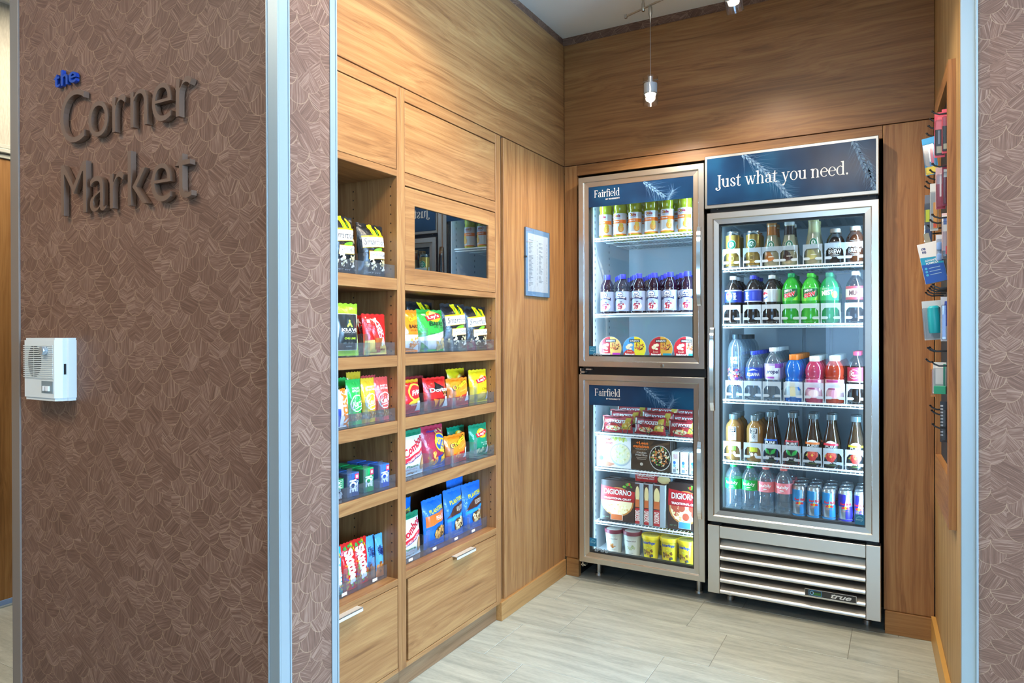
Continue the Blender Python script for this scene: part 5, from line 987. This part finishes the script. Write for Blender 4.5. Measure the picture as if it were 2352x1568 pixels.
# --- clear lane fronts that hold back each bottle lane
def lane_mesh():
    mb = MB(); w_, h = .0398, .088; fn = lambda a, b, d: (a, d, b)
    mb.prism([(-w_, .068), (w_, .068), (w_, h), (-w_, h)], fn, 0, .002)
    for s in (-1, 1):
        mb.prism([(s*w_, 0), (s*(w_-.0035), 0), (s*(w_-.0035), .03), (s*(w_-.006), .055), (s*(w_-.016), .068), (s*w_, .068)], fn, 0, .002)
        tab = [(s*(w_-.003), .018)]+[(s*(w_-.024)-s*.006*sin(pi*i/6), .018+.012*i/6) for i in range(7)]+[(s*(w_-.003), .03)]
        mb.prism(tab, fn, 0, .002); mb.box(min(s*w_, s*(w_-.0012)), max(s*w_, s*(w_-.0012)), .002, .42, .0, .05)
    return mb
lane = None
for nm, z, xs in (('coffee', 1.5605, (-.6892, -.5967, -.5153, -.4397, -.3392, -.2506, -.1714)), ('soda', 1.298, (-.6881, -.5976, -.5152, -.4322, -.3511, -.2665, -.1706)), ('water', .9465, (-.6777, -.5951, -.5114, -.4214, -.3355, -.2500, -.1651)), ('tea', .6615, (-.6884, -.5955, -.5130, -.4289, -.3426, -.2577, -.1698))):
    g_ = {'coffee': ('gold can at the left end', 'second gold can', 'caramel-neck bottle', 'brown-neck bottle', 'vanilla-neck bottle', 'dark cold brew', 'amber cold brew'), 'soda': ('white-capped cola', 'violet-capped cola', 'silver-label cola', 'dark-capped green soda', 'light-capped green soda', 'teal soda', 'root beer'), 'water': ('printed tall bottle', 'royal blue label', 'lilac label', 'blue sports drink', 'pink vitamin water', 'red vitamin water', 'crimson-label soda'), 'tea': ('green-tag tea', 'yellow-tag tea', 'blue-band tea', 'red-band tea', 'orange-band tea', 'pink-band tea', 'yellow-band tea')}[nm]
    for i, x in enumerate(xs):
        lab = 'milky plastic lane guide in front of the '+g_[i]
        if lane is None: lane = lane_mesh().build('lane_guide', MILKY); o = lane
        else: o = lane.copy(); C.objects.link(o)
        o.location = (x, YF+.1015, z); tag(o, lab, 'lane guide', 'lane guides in the tall refrigerator')
# --- half-door unit, juice rows
DOLE = [('r', -1.35, .42, 1.35, .58, '#eef2f4'), ('r', -1.35, .33, 1.35, .42, '#ef7a22'), ('r', -1.35, .075, 1.35, .33, '#e8eef0'), ('r', -1.35, .05, 1.35, .075, '#ef7a22'), T('Dole', -.15, .52, 1.05, .075, '#a8263c', b=.04), ('e', -.28, .515, .13, .032, 0, '#f2c32a'), T('100% JUICE', -.1, .455, .95, .03, '#2a3f8a', b=.02), T('Orange', -.25, .375, .9, .05, '#ffffff', b=.02), ('e', .45, .2, .42, .09, 0, '#ee9a2c'), ('e', .45, .2, .3, .065, 0, '#f6c060'), ('e', .5, .28, .3, .06, 25, '#d8b83a')]
dn = ['leftmost', 'second from left', 'third from left', 'third from right', 'second from right', 'rightmost']
d0 = None
for i, x in enumerate((-1.3291, -1.2504, -1.1708, -1.0868, -1.0048, -.918)):
    lab = 'orange juice bottle with a white label, %s of the front row' % dn[i]
    if d0 is None: d0 = vessel('juice_bottle', lab, 'bottle', (x, YI, 1.7455), .0335, .206, 'dole', JUICE, (.9, .54, '#2a3fc8'), [(.05, .58, '#eef2f4')], DOLE, 'orange juice bottles')
    else: dup(d0, (x, YI, 1.7455), lab, None, radians(random.uniform(-6, 6)))
    for j in (1, 2): dup(d0, (x+.012, YI+.085*j, 1.7455), 'orange juice bottle, %s row, behind the %s one' % (('second', 'third')[j-1], dn[i]), 'back rows of orange juice bottles', radians(30*j))
GRP = [('r', -1.35, .06, 1.35, .56, '#a9bde6'), ('e', -.1, .48, .55, .075, 0, '#2a3f80'), ('e', -.1, .48, .47, .062, 0, '#dfe8f6'), ('p', [(-.45, .47), (-.2, .5), (.0, .475), (.25, .5), (.2, .46), (-.3, .455)], '#2a3f80'), ('p', [(-.9, .33), (-.4, .37), (.3, .37), (.9, .33), (.9, .40), (.3, .44), (-.4, .44), (-.9, .40)], '#27285c'), T('Cran-Grape', 0, .395, 1.45, .055, '#ffffff', b=.02, arc=.3), ('e', .1, .18, .7, .1, 0, '#e8eefa'), ('food', .05, .19, .5, .08, 16, .03, ['#b8283c', '#c83a4a', '#5a2a6a', '#8a2f5a']), ('e', .15, .27, .16, .035, 0, '#4a3f7a')]
g0 = None
for i, x in enumerate((-1.322, -1.2373, -1.1527, -1.073, -.9919, -.9046)):
    lab = 'blue-capped grape juice bottle, %s of the front row' % dn[i]
    if g0 is None: g0 = vessel('juice_bottle', lab, 'bottle', (x, YI, 1.3565), .0345, .2005, 'grape', GRAPEL, (.875, .48, '#3a3fd0'), [(.06, .56, '#a9bde6')], GRP, 'grape juice bottles')
    else: dup(g0, (x, YI, 1.3565), lab, None, radians(random.uniform(-6, 6)))
    for j in (1, 2, 3): dup(g0, (x+.04*(j % 2), YI+.08*j, 1.3565), 'grape juice bottle, %s row, behind the %s one' % (('second', 'third', 'fourth')[j-1], dn[i]), 'back rows of grape juice bottles', radians(25*j))
# round snack trays on the floor of the upper compartment
wire_shelf(fa, AX0+.047, AX1-.047, .10, .62, 1.1135)
for i, (x, c1, c2, c3, c4, lab) in enumerate(((-1.2978, '#a82a34', '#d8b060', '#b23a9a', 'Sweet', 'round snack tray, maroon and gold with a magenta corner'), (-1.1693, '#4a9ad8', '#e8d83a', '#d8dc3a', 'Savory', 'round snack tray with a blue top and yellow corner'), (-1.0341, '#b02a34', '#c89a3c', '#2a8aa0', 'Sweet', 'round snack tray, maroon and gold with a teal corner'), (-.9073, '#c22a36', '#e4e0c8', '#3a9ab8', 'Fresh', 'round snack tray, red and cream, cut by the door frame'))):
    r = thing('snack_tray', lab, 'snack tray', (x, YF+.118, 1.118)); D = .122
    o = MB().lathe([(.0, 0), (D/2, 0), (D/2, .004), (D/2-.006, .022), (0, .022)], 30).build('tray', mat('#e9ece8', .3), r, True); o.matrix_local = Matrix.Translation((0, 0, D/2)) @ Matrix.Rotation(radians(-90), 4, 'X')
    half = lambda s: [(s*sin(pi*k/12)*.99, .5-.495*cos(pi*k/12)) for k in range(13)]
    decals([('e', 0, .5, .99, .495, 0, c1), ('p', half(1), c2), ('p', [(.2, .06), (.55, .1), (.86, .25), (.9, .32), (.2, .32)], c3), ('food', -.35, .58, .3, .1, 5, .09, ['#f2ecd0', '#e8e0bc']), ('food', .4, .6, .42, .14, 22, .045, ['#7a3a34', '#b8603c', '#d8a860', '#5a2a30']), ('e', -.42, .24, .5, .22, 0, '#a8222e' if i != 1 else '#c03a34'), ('r', -.42, .76, .5, .88, '#16242c'), T('SARGENTO', .04, .82, .8, .07, '#f2f4f2', b=.02, sh=.15), T(c4, -.4, .38, .45, .08, '#f4dcc0', sh=.2), T('Balanced', -.38, .27, .8, .09, '#ffffff', b=.03), T('Breaks', -.38, .15, .6, .09, '#ffffff', b=.03)], flatS(-.0002), D, D, r, 'printed_lid', o0=.0003, step=.00012)
# hot sandwich pouches
HP = lambda: ([(0, 1, '#a3262c')], [('p', [(.3, .2), (.9, .2), (.9, .9), (.6, .9)], '#c8a23c'), T('HOT POCKETS', -.1, .66, 1.35, .2, '#f4efe6', b=.04), ('r', -.9, .86, .2, .95, '#6a1218'), ('e', -.2, .26, .5, .14, 0, '#d8c6a0'), ('food', .0, .26, .6, .14, 22, .07, ['#d86a3c', '#e8c87a', '#c23a30', '#6a9a3c']), ('food', .7, .5, .2, .2, 12, .07, ['#e0a83c', '#c8862a', '#e8d87a']), ('r', -.97, .1, -.88, .9, '#eae6dc')])
for i, (a, c, zt) in enumerate(((-1.352, -1.182, .8335), (-1.177, -1.012, .8375), (-1.003, -.846, .832))):
    for j in range(3):
        W = c-a; bands, sp = HP()
        bag('sandwich_pouch', 'maroon hot sandwich pouch, %s, %s' % (('left stack', 'middle stack', 'right stack')[i], ('front', 'second row', 'back row')[j]), (a+W/2+(.014*j if i < 2 else -.004*j), YF+.135+.07*j, .7495+.02*j), W, zt-.7495+.004*j, .042, radians(-3), 8, bands, sp, 'maroon sandwich pouches', i*1.7+j, cat='pouch')
gd = thing('wire_guard', 'black wire guard of four arches on the top freezer shelf', 'rack', (-1.11, YF+.106, .7465))
for i, x in enumerate((-1.278, -1.151, -1.035, -.915)):
    MB().tube([(x+1.11+.052*cos(pi*k/14), 0, .058*sin(pi*k/14)**.8) for k in range(15)], .0018, 6).build('arch', mat('#16181c', .4), gd, True)
MB().tube([(-.26, 0, .002), (.26, 0, .002)], .0022, 6).build('rod', mat('#16181c', .4), gd, True)
# frozen meals
def meal(x0, x1, z1, col, lab, sp, D=.032, nb=2, z=.5705):
    o = cartonbox('meal_box', lab, ((x0+x1)/2, YF+.118, z), x1-x0, z1-z, D, 0, col, col, col, sp, None, 'meal box')
    for j in range(1, nb+1): dup(o, ((x0+x1)/2, YF+.118+(D+.003)*j, z), lab.split(',')[0]+(', second in its stack', ', third in its stack')[j-1], 'queued '+lab.split(',')[0][:30])
meal(-1.374, -1.189, .732, '#e9eef0', 'white pasta meal box, front', [('food', .2, .9, .6, .08, 16, .05, ['#b8cc5a', '#e0dc7a', '#d8e8b0']), ('e', .42, .42, .62, .36, 8, '#b4c4cc'), ('e', .42, .44, .56, .32, 8, '#e2e6c8'), ('food', .42, .45, .5, .28, 70, .04, ['#dfe2a8', '#ece8bc', '#ced494', '#f2efd0']), ('p', [(-.95, .03), (-.2, .03), (.1, .12), (-.5, .2), (-.95, .16)], '#c88a70'), T('+Lean', -.42, .90, .62, .09, '#c8404a', b=.01), T('cuisine', -.48, .78, .86, .09, '#c8404a', b=.01), T('favorites', -.55, .66, .6, .05, '#b8c2c8'), T('Fettuccini', -.6, .55, .5, .05, '#8aa0b0'), T('Alfredo', -.6, .48, .42, .05, '#8aa0b0'), ('e', -.72, .28, .13, .075, 0, '#3a4fb0'), ('e', -.48, .28, .12, .07, 0, '#a8d0d8')])
meal(-1.1845, -.9836, .726, '#3a2e24', 'dark brown fried rice meal box, front', [('p', [(-.95, .62), (.95, .98), (.95, .9), (-.95, .5)], '#5a4634'), ('p', [(-.1, .98), (.2, .98), (-.5, .45), (-.8, .45)], '#54402c'), ('e', .46, .44, .54, .40, 0, '#c8ccc8'), ('e', .46, .44, .51, .375, 0, '#20201e'), ('food', .46, .47, .46, .31, 90, .032, ['#e4ddc0', '#d8cfa8', '#f0ead2', '#c8783c', '#5f9a3c', '#d86a34']), ('food', .5, .58, .3, .2, 14, .05, ['#c88a4a', '#b87438', '#e0b47a']), T('+Lean', -.45, .88, .62, .09, '#f07a28', b=.03), T('cuisine', -.5, .77, .82, .09, '#f07a28', b=.03), T('MARKETPLACE', -.5, .68, .6, .03, '#c8c0b4'), T('Chicken', -.48, .57, .5, .055, '#f0ece4'), T('Fried Rice', -.48, .49, .6, .055, '#f0ece4'), ('r', -.75, .40, -.2, .42, '#a89c8c'), ('r', -.7, .35, -.25, .37, '#a89c8c'), ('e', -.48, .2, .08, .05, 0, '#c8c0b4')])
for i, (a, c) in enumerate(((-.980, -.944), (-.9375, -.899), (-.893, -.855))):
    meal(a, c, .677, '#e6ecf0', 'slim white meal box end-on, %s' % ('nearest the brown box', 'middle', 'nearest the frame')[i], [T('cuisine', .3, .78, 1.2, .26, '#c05a64', rot=-90), ('e', -.2, .5, .38, .075, 0, '#3a78c8'), ('e', -.2, .36, .36, .07, 0, '#7fc0c8'), ('r', -.6, .06, .2, .2, '#8a98a4'), ('food', .4, .2, .4, .1, 6, .03, ['#b8606a', '#6a9a5a'])], .17, 0)
# frozen pizzas
RED = [('p', [(-.99, .50), (.99, .50), (.99, .76), (-.99, .86)], '#b3262c'), ('r', -.99, .50, .99, .60, '#a01c24'), T('DIGIORNO', .0, .715, 1.62, .135, '#3a0c10', b=.06), T('DIGIORNO', .0, .715, 1.6, .13, '#f6f4ee', b=.02), T('TRADITIONAL CRUST', .0, .555, 1.6, .05, '#f6f4ee', b=.03)]
def pizza(lab, x0, x1, z1, tagc, tops, nb):
    sp = [('e', .0, .48, .95, .36, 0, '#b87a40'), ('e', .0, .48, .86, .325, 0, '#ecdcae'), ('food', 0, .30, .7, .14, 40, .03, ['#f2e6c0', '#e8d49a', '#d8b070'])]+tops+RED+[('r', -.35, .03, .35, .17, '#f0efe8'), ('r', -.33, .035, .33, .165, tagc), ('food', .5, .9, .4, .05, 10, .04, ['#4f8a2c', '#c8402c', '#6faa3c']), T('NET WT', -.65, .08, .4, .03, '#6a9a7a')]
    o = cartonbox('pizza_box', lab, ((x0+x1)/2, YF+.118, .2985), x1-x0, z1-.2985, .036, 0, '#3a2a26', '#3a2a26', '#4a3632', sp, None, 'pizza box', lean=6)
    for j in range(1, nb+1): dup(o, ((x0+x1)/2+(.004*j if x0 < -1.1 else 0), YF+.118+.045*j, .2985), lab+', '+('second', 'third')[j-1]+' in its stack', 'stacked pizza boxes')
pizza('cheese pizza box with an orange tag', -1.357, -1.173, .502, '#c86a3c', [], 2)
pizza('pepperoni pizza box with a blue tag', -1.0016, -.831, .523, '#4a90d0', [('e', x, y, .2, .08, 0, '#b4503a') for x, y in ((-.5, .36), (.05, .28), (.55, .35), (-.2, .46), (.4, .47), (-.62, .48))], 2)
for i, (a, c) in enumerate(((-1.168, -1.126), (-1.121, -1.078), (-1.073, -1.014))):
    cartonbox('pizza_box', 'pizza box standing spine-out, %s' % ('leftmost of three', 'middle of three', 'rightmost of three')[i], ((a+c)/2, YF+.122, .2945), c-a, .21, .17, 0, '#9fb0ba', '#c3cdd2', '#4a3632', [('r', -.98, .02, .1, .98, '#4a3430'), ('e', -.42, .72, .5, .2, 0, '#e8d49a'), ('r', -.95, .42, .05, .6, '#c86a3c'), ('r', -.98, .02, .1, .40, '#b3262c'), T('DIGIORNO', -.45, .22, 2.6 if i < 2 else 1.9, .12, '#f4f0e8', rot=90, b=.03)], None, 'pizza box')
cartonbox('pizza_box', 'pizza box lying across the tops of the spine-out boxes', (-1.085, YF+.15, .5055), .185, .046, .17, 0, '#4a3430', '#9fb0ba', '#4a3632', [('r', -.98, .04, .25, .96, '#b3262c'), T('DIGIORNO', -.4, .72, 1.0, .32, '#f4f0e8', b=.03), T('TRADITIONAL CRUST', -.4, .4, 1.0, .14, '#f4f0e8', b=.02), ('e', .62, .45, .35, .45, 0, '#e8d49a')], None, 'pizza box')
# ice cream tubs
def tub(lab, loc, R, H, col, lidc, sp, group=None, lidtop='#e6e8e4'):
    r = thing('ice_cream_tub', lab, 'tub', loc, radians(random.uniform(-10, 10)), group)
    rr = lambda z: R*(.78+.2*z/H)
    MB().lathe([(R*.78, 0), (R*.98, H*.9)], 26).build('cup', mat(col, .4), r, True)
    l = MB().lathe([(R*1.0, H*.84), (R*1.05, H*.85), (R*1.06, H*.98), (R*1.02, H), (R*.96, H), (R*.94, H-.003), (0, H-.003)], 26).build('lid', mat(lidc, .4), r, True)
    o = decals([('e', 0, .0, .86, .86, 0, lidtop), ('food', .1, -.1, .5, .5, 10, .07, ['#c8b87a', '#5a7ab0', '#9a6a34'] if lidc != '#7a3240' else ['#b8c48a', '#8a5a34', '#d8dcc8'])], lambda x, y, o_: (x, y, H-.003+o_), 2*R, R, l, 'lid_print', o0=.0004)
    decals(sp, lambda x, y, o_: ((rr(y)+o_)*sin(x/R), -(rr(y)+o_)*cos(x/R), y), 2*R, H, r, 'printed_front', thr=.012, o0=.0006, step=.00015)
    return r
tub('cream pint tub with a maroon lid and caramel picture', (-1.291, YI+.01, .1305), .0465, .122, '#cfcfbe', '#7a3240', [('r', -.75, .04, .75, .7, '#dfe0d4'), T('Haagen-Dazs', 0, .62, 1.2, .06, '#4a2a34', b=.02), ('food', 0, .34, .3, .08, 12, .05, ['#c87a3a', '#b06428', '#dc9a5a']), T('caramel', 0, .18, .7, .04, '#a86a5a'), ('r', -.5, .08, .5, .1, '#b8a894')])
tub('cream pint tub with a maroon lid and green picture', (-1.192, YI+.01, .1305), .0465, .124, '#d3d5c6', '#7a3240', [('r', -.75, .04, .75, .7, '#e4e6dc'), T('Haagen-Dazs', 0, .62, 1.2, .06, '#4a2a34', b=.02), ('food', 0, .36, .5, .1, 26, .04, ['#c3cc9a', '#d8dcb8', '#a8b87a']), T('vanilla', 0, .14, .6, .04, '#8a8a7a')])
BUT = [('r', -1.3, .05, 1.3, .84, '#e8cf22'), T('Butterfinger', 0, .68, 1.7, .16, '#2a4a9c', b=.05, arc=.2), T('Minis', .1, .52, .8, .11, '#b8a21c', b=.1), T('Minis', .1, .52, .75, .1, '#f4e45a', b=.02), ('food', .0, .3, .7, .16, 14, .06, ['#6a3f1c', '#8a5a2a', '#5a3214', '#c8923c']), ('r', .1, .14, .6, .22, '#2f4a5a')]
b0 = tub('yellow candy ice cream tub, left of the front three', (-1.0924, YI, .1305), .0435, .119, '#e8cf22', '#ecd21e', BUT, 'yellow ice cream tubs', '#d8cc5a')
dup(b0, (-.998, YI, .1305), 'yellow candy ice cream tub, middle of the front three', None, .1); dup(b0, (-.9107, YI, .1305), 'yellow candy ice cream tub, right of the front three', None, -.15)
for x, q in ((-1.05, 'left'), (-.955, 'middle'), (-.876, 'right')): dup(b0, (x, YI+.1, .1305), 'yellow candy ice cream tub, %s of the back row' % q, 'back row of yellow ice cream tubs', .3)
# ================================================================== goods hanging on the pegs
def pouch_on_peg(name, label, y, x0p, z0, z1, Wd, col, specs, yaw=0, roll=0, tk=.012, film=True, cat='pack'):
    """hangs facing the entrance; x0p = centre"""
    r = thing(name, label, cat, (x0p, y, z0), radians(yaw)); r.rotation_euler.y = radians(roll); H = z1-z0
    MB().cbox(-Wd/2, Wd/2, 0, .0012, 0, H, .0004).build('card', mat(col, .35), r)
    if film: MB().cbox(-Wd/2*.92, Wd/2*.92, -tk, -.0004, .004, H*.82, .003).build('blister', FILM, r)
    if specs: decals(specs, flatS(-.0002), Wd, H, r, 'printed_front', o0=.0003, step=.00012)
    return r
def rxp(px, y):   # lateral position on the sight line of a picture column, at depth y
    t = (px-1176)/1596.42; return y*(t*cos(_y)-sin(_y))/(cos(_y)+t*sin(_y))
pouch_on_peg('hair_tie_pack', 'pink-topped pack of black accessories on the nearest top peg', 2.63, rxp(2159, 2.63), 1.82, 1.965, .029, '#d8566a', [('r', -.9, .05, .9, .62, '#26282e'), ('r', -.6, .1, .6, .25, '#b8b49a'), ('p', [(-.9, .62), (.9, .62), (.4, .9), (-.4, .9)], '#e0707e'), ('r', -.3, .3, .0, .6, '#8a8e98')])
pouch_on_peg('hair_tie_pack', 'second pink-topped pack half behind the display frame', 2.60, rxp(2173, 2.60), 1.825, 1.965, .022, '#d8566a', [('r', -.9, .05, .9, .62, '#2c2e34'), ('r', -.6, .1, .6, .22, '#b8b49a')])
pouch_on_peg('travel_pack', 'blue and yellow clear pack on the far top peg', 2.80, rxp(2142, 2.80), 1.80, 1.93, .040, '#2f9ad8', [('r', -.95, .02, .95, .22, '#e8cf3a'), ('p', [(-.95, .3), (-.2, .2), (-.2, .75), (-.95, .85)], '#8a94a0'), ('p', [(.1, .25), (.5, .3), (.5, .8), (.1, .75)], '#b8507a'), ('r', -.15, .35, .05, .7, '#e8f0f4')], -18, -6)
pouch_on_peg('hair_tie_pack', 'red wrapped pack on the second row of pegs', 2.64, rxp(2161, 2.64), 1.655, 1.79, .028, '#c8a8b0', [('r', -.9, .0, .9, .6, '#98263c'), ('r', -.2, .3, .15, .85, '#f0e0e4')])
pouch_on_peg('hair_tie_pack', 'dark red pack beside the display frame on the second row', 2.61, rxp(2173, 2.61), 1.66, 1.79, .02, '#7a2440', [('r', -.6, .7, .6, .9, '#b8c4cc')])
pouch_on_peg('travel_pack', 'white and orange slim pack on the second row of pegs', 2.75, rxp(2146, 2.75), 1.60, 1.76, .024, '#c3ccd0', [('r', -.2, .05, .9, .6, '#d89a4a'), ('e', .2, .12, .4, .06, 0, '#d8503c')], -15)
pouch_on_peg('travel_pack', 'navy and lime pack at the far end of the second row', 2.88, rxp(2133, 2.88), 1.57, 1.745, .024, '#5a6476', [('r', -.8, .45, .3, .7, '#c8d83a'), ('r', -.8, .1, .8, .3, '#2f4470')], -15)
ct = pouch_on_peg('lotion_box', 'white and blue formula box tilting on the third row of pegs', 2.73, rxp(2147, 2.73)+.006, 1.425, 1.562, .066, '#e6e8ea', [('p', [(-.98, .0), (.98, .0), (.98, .6), (.3, .63), (-.98, .66)], '#1f9ac0'), ('p', [(-.98, .0), (.98, .0), (.98, .44), (-.98, .48)], '#2256b0'), T('re', -.5, .86, .35, .06, '#2a3a7a', b=.03), T('nu', -.5, .78, .35, .06, '#2a3a7a', b=.03), T('ADVANCED', .0, .56, 1.2, .05, '#eef4f8', b=.02), T('FORMULA', .0, .49, 1.1, .05, '#eef4f8', b=.02), ('r', -.4, .36, .6, .375, '#9ac0e0'), ('r', -.4, .28, .6, .295, '#9ac0e0'), ('r', -.4, .2, .6, .215, '#9ac0e0'), ('e', -.65, .37, .12, .03, 0, '#4ab0d8'), ('e', -.65, .29, .12, .03, 0, '#4ab0d8'), ('e', -.65, .21, .12, .03, 0, '#4ab0d8')], -10, -11, .018, False, 'box')
MB().cbox(-.033, .033, .0014, .02, 0, .137, .001).build('box_body', mat('#dfe3e6', .4), ct)
MB().box(-.008, .008, .006, .008, .137, .17).build('hang_tab', mat('#8a8878', .5), ct)
lc = pouch_on_peg('lens_case', 'pale blue lens case in a clear bubble on the third row', 2.66, rxp(2159, 2.66), 1.49, 1.575, .022, '#d8dde6', [], 0)
MB().lathe([(.008, 0), (.0095, .003), (.0095, .02), (.0, .023)], 14, cx=0, cy=-.008).lathe([(.008, .035), (.0095, .038), (.0095, .058), (0, .062)], 14, cx=0, cy=-.008).build('case', mat('#7fa4dc', .35), lc, True)
pouch_on_peg('soap_pack', 'pink and white pack beside the display frame on the third row', 2.60, rxp(2171, 2.60), 1.49, 1.635, .018, '#e8ccd0', [('r', -.95, .6, .95, .95, '#eef0f0'), ('r', -.5, .75, .5, .9, '#5a78b8'), ('r', -.9, .0, .9, .18, '#5a5e66'), ('r', .1, .1, .9, .28, '#e0505c')])
sm = pouch_on_peg('shampoo_pack', 'teal travel bottle in a clear pack on the fourth row', 2.70, rxp(2147, 2.70), 1.232, 1.362, .058, '#c9d2d8', [], -8, -4, .03)
MB().lathe([(.018, .022), (.02, .03), (.02, .085), (.019, .09), (.019, .105), (.012, .112), (0, .112)], 16, cx=.006, cy=-.018).build('bottle', mat('#1fa0b0', .3), sm, True)
pouch_on_peg('razor_pack', 'blue razor pack beside the display frame on the fourth row', 2.61, rxp(2170, 2.61), 1.228, 1.37, .022, '#c8d0de', [('p', [(-.5, .3), (.6, .35), (.8, .9), (.0, .9), (-.3, .6)], '#3a4fb0'), ('r', -.6, .1, .2, .6, '#5a6cc0')])
pouch_on_peg('toothbrush_pack', 'slim orange card pack on the fifth row', 2.80, rxp(2143, 2.80), 1.035, 1.152, .014, '#d88a4a', [('r', -.3, .1, .9, .8, '#c8b8d8')], -10)
fl = pouch_on_peg('dental_pack', 'clear dental pack with a green box on the fifth row', 2.68, rxp(2158, 2.68), 1.055, 1.158, .038, '#dfe6ea', [('r', -.6, .3, .5, .9, '#f2f4f4'), ('r', .55, .2, .9, .95, '#3a9a84')], -10)
MB().cbox(-.014, .02, -.02, -.002, .0, .026, .001).build('carton', mat('#2f9a78', .4), fl)
pouch_on_peg('comb_pack', 'dark comb pack with silver teeth on the lowest pegs', 2.62, rxp(2169, 2.62), .905, 1.035, .024, '#2a2c32', [('r', -.9, .15+.08*i, -.3, .19+.08*i, '#c8ccd0') for i in range(10)])
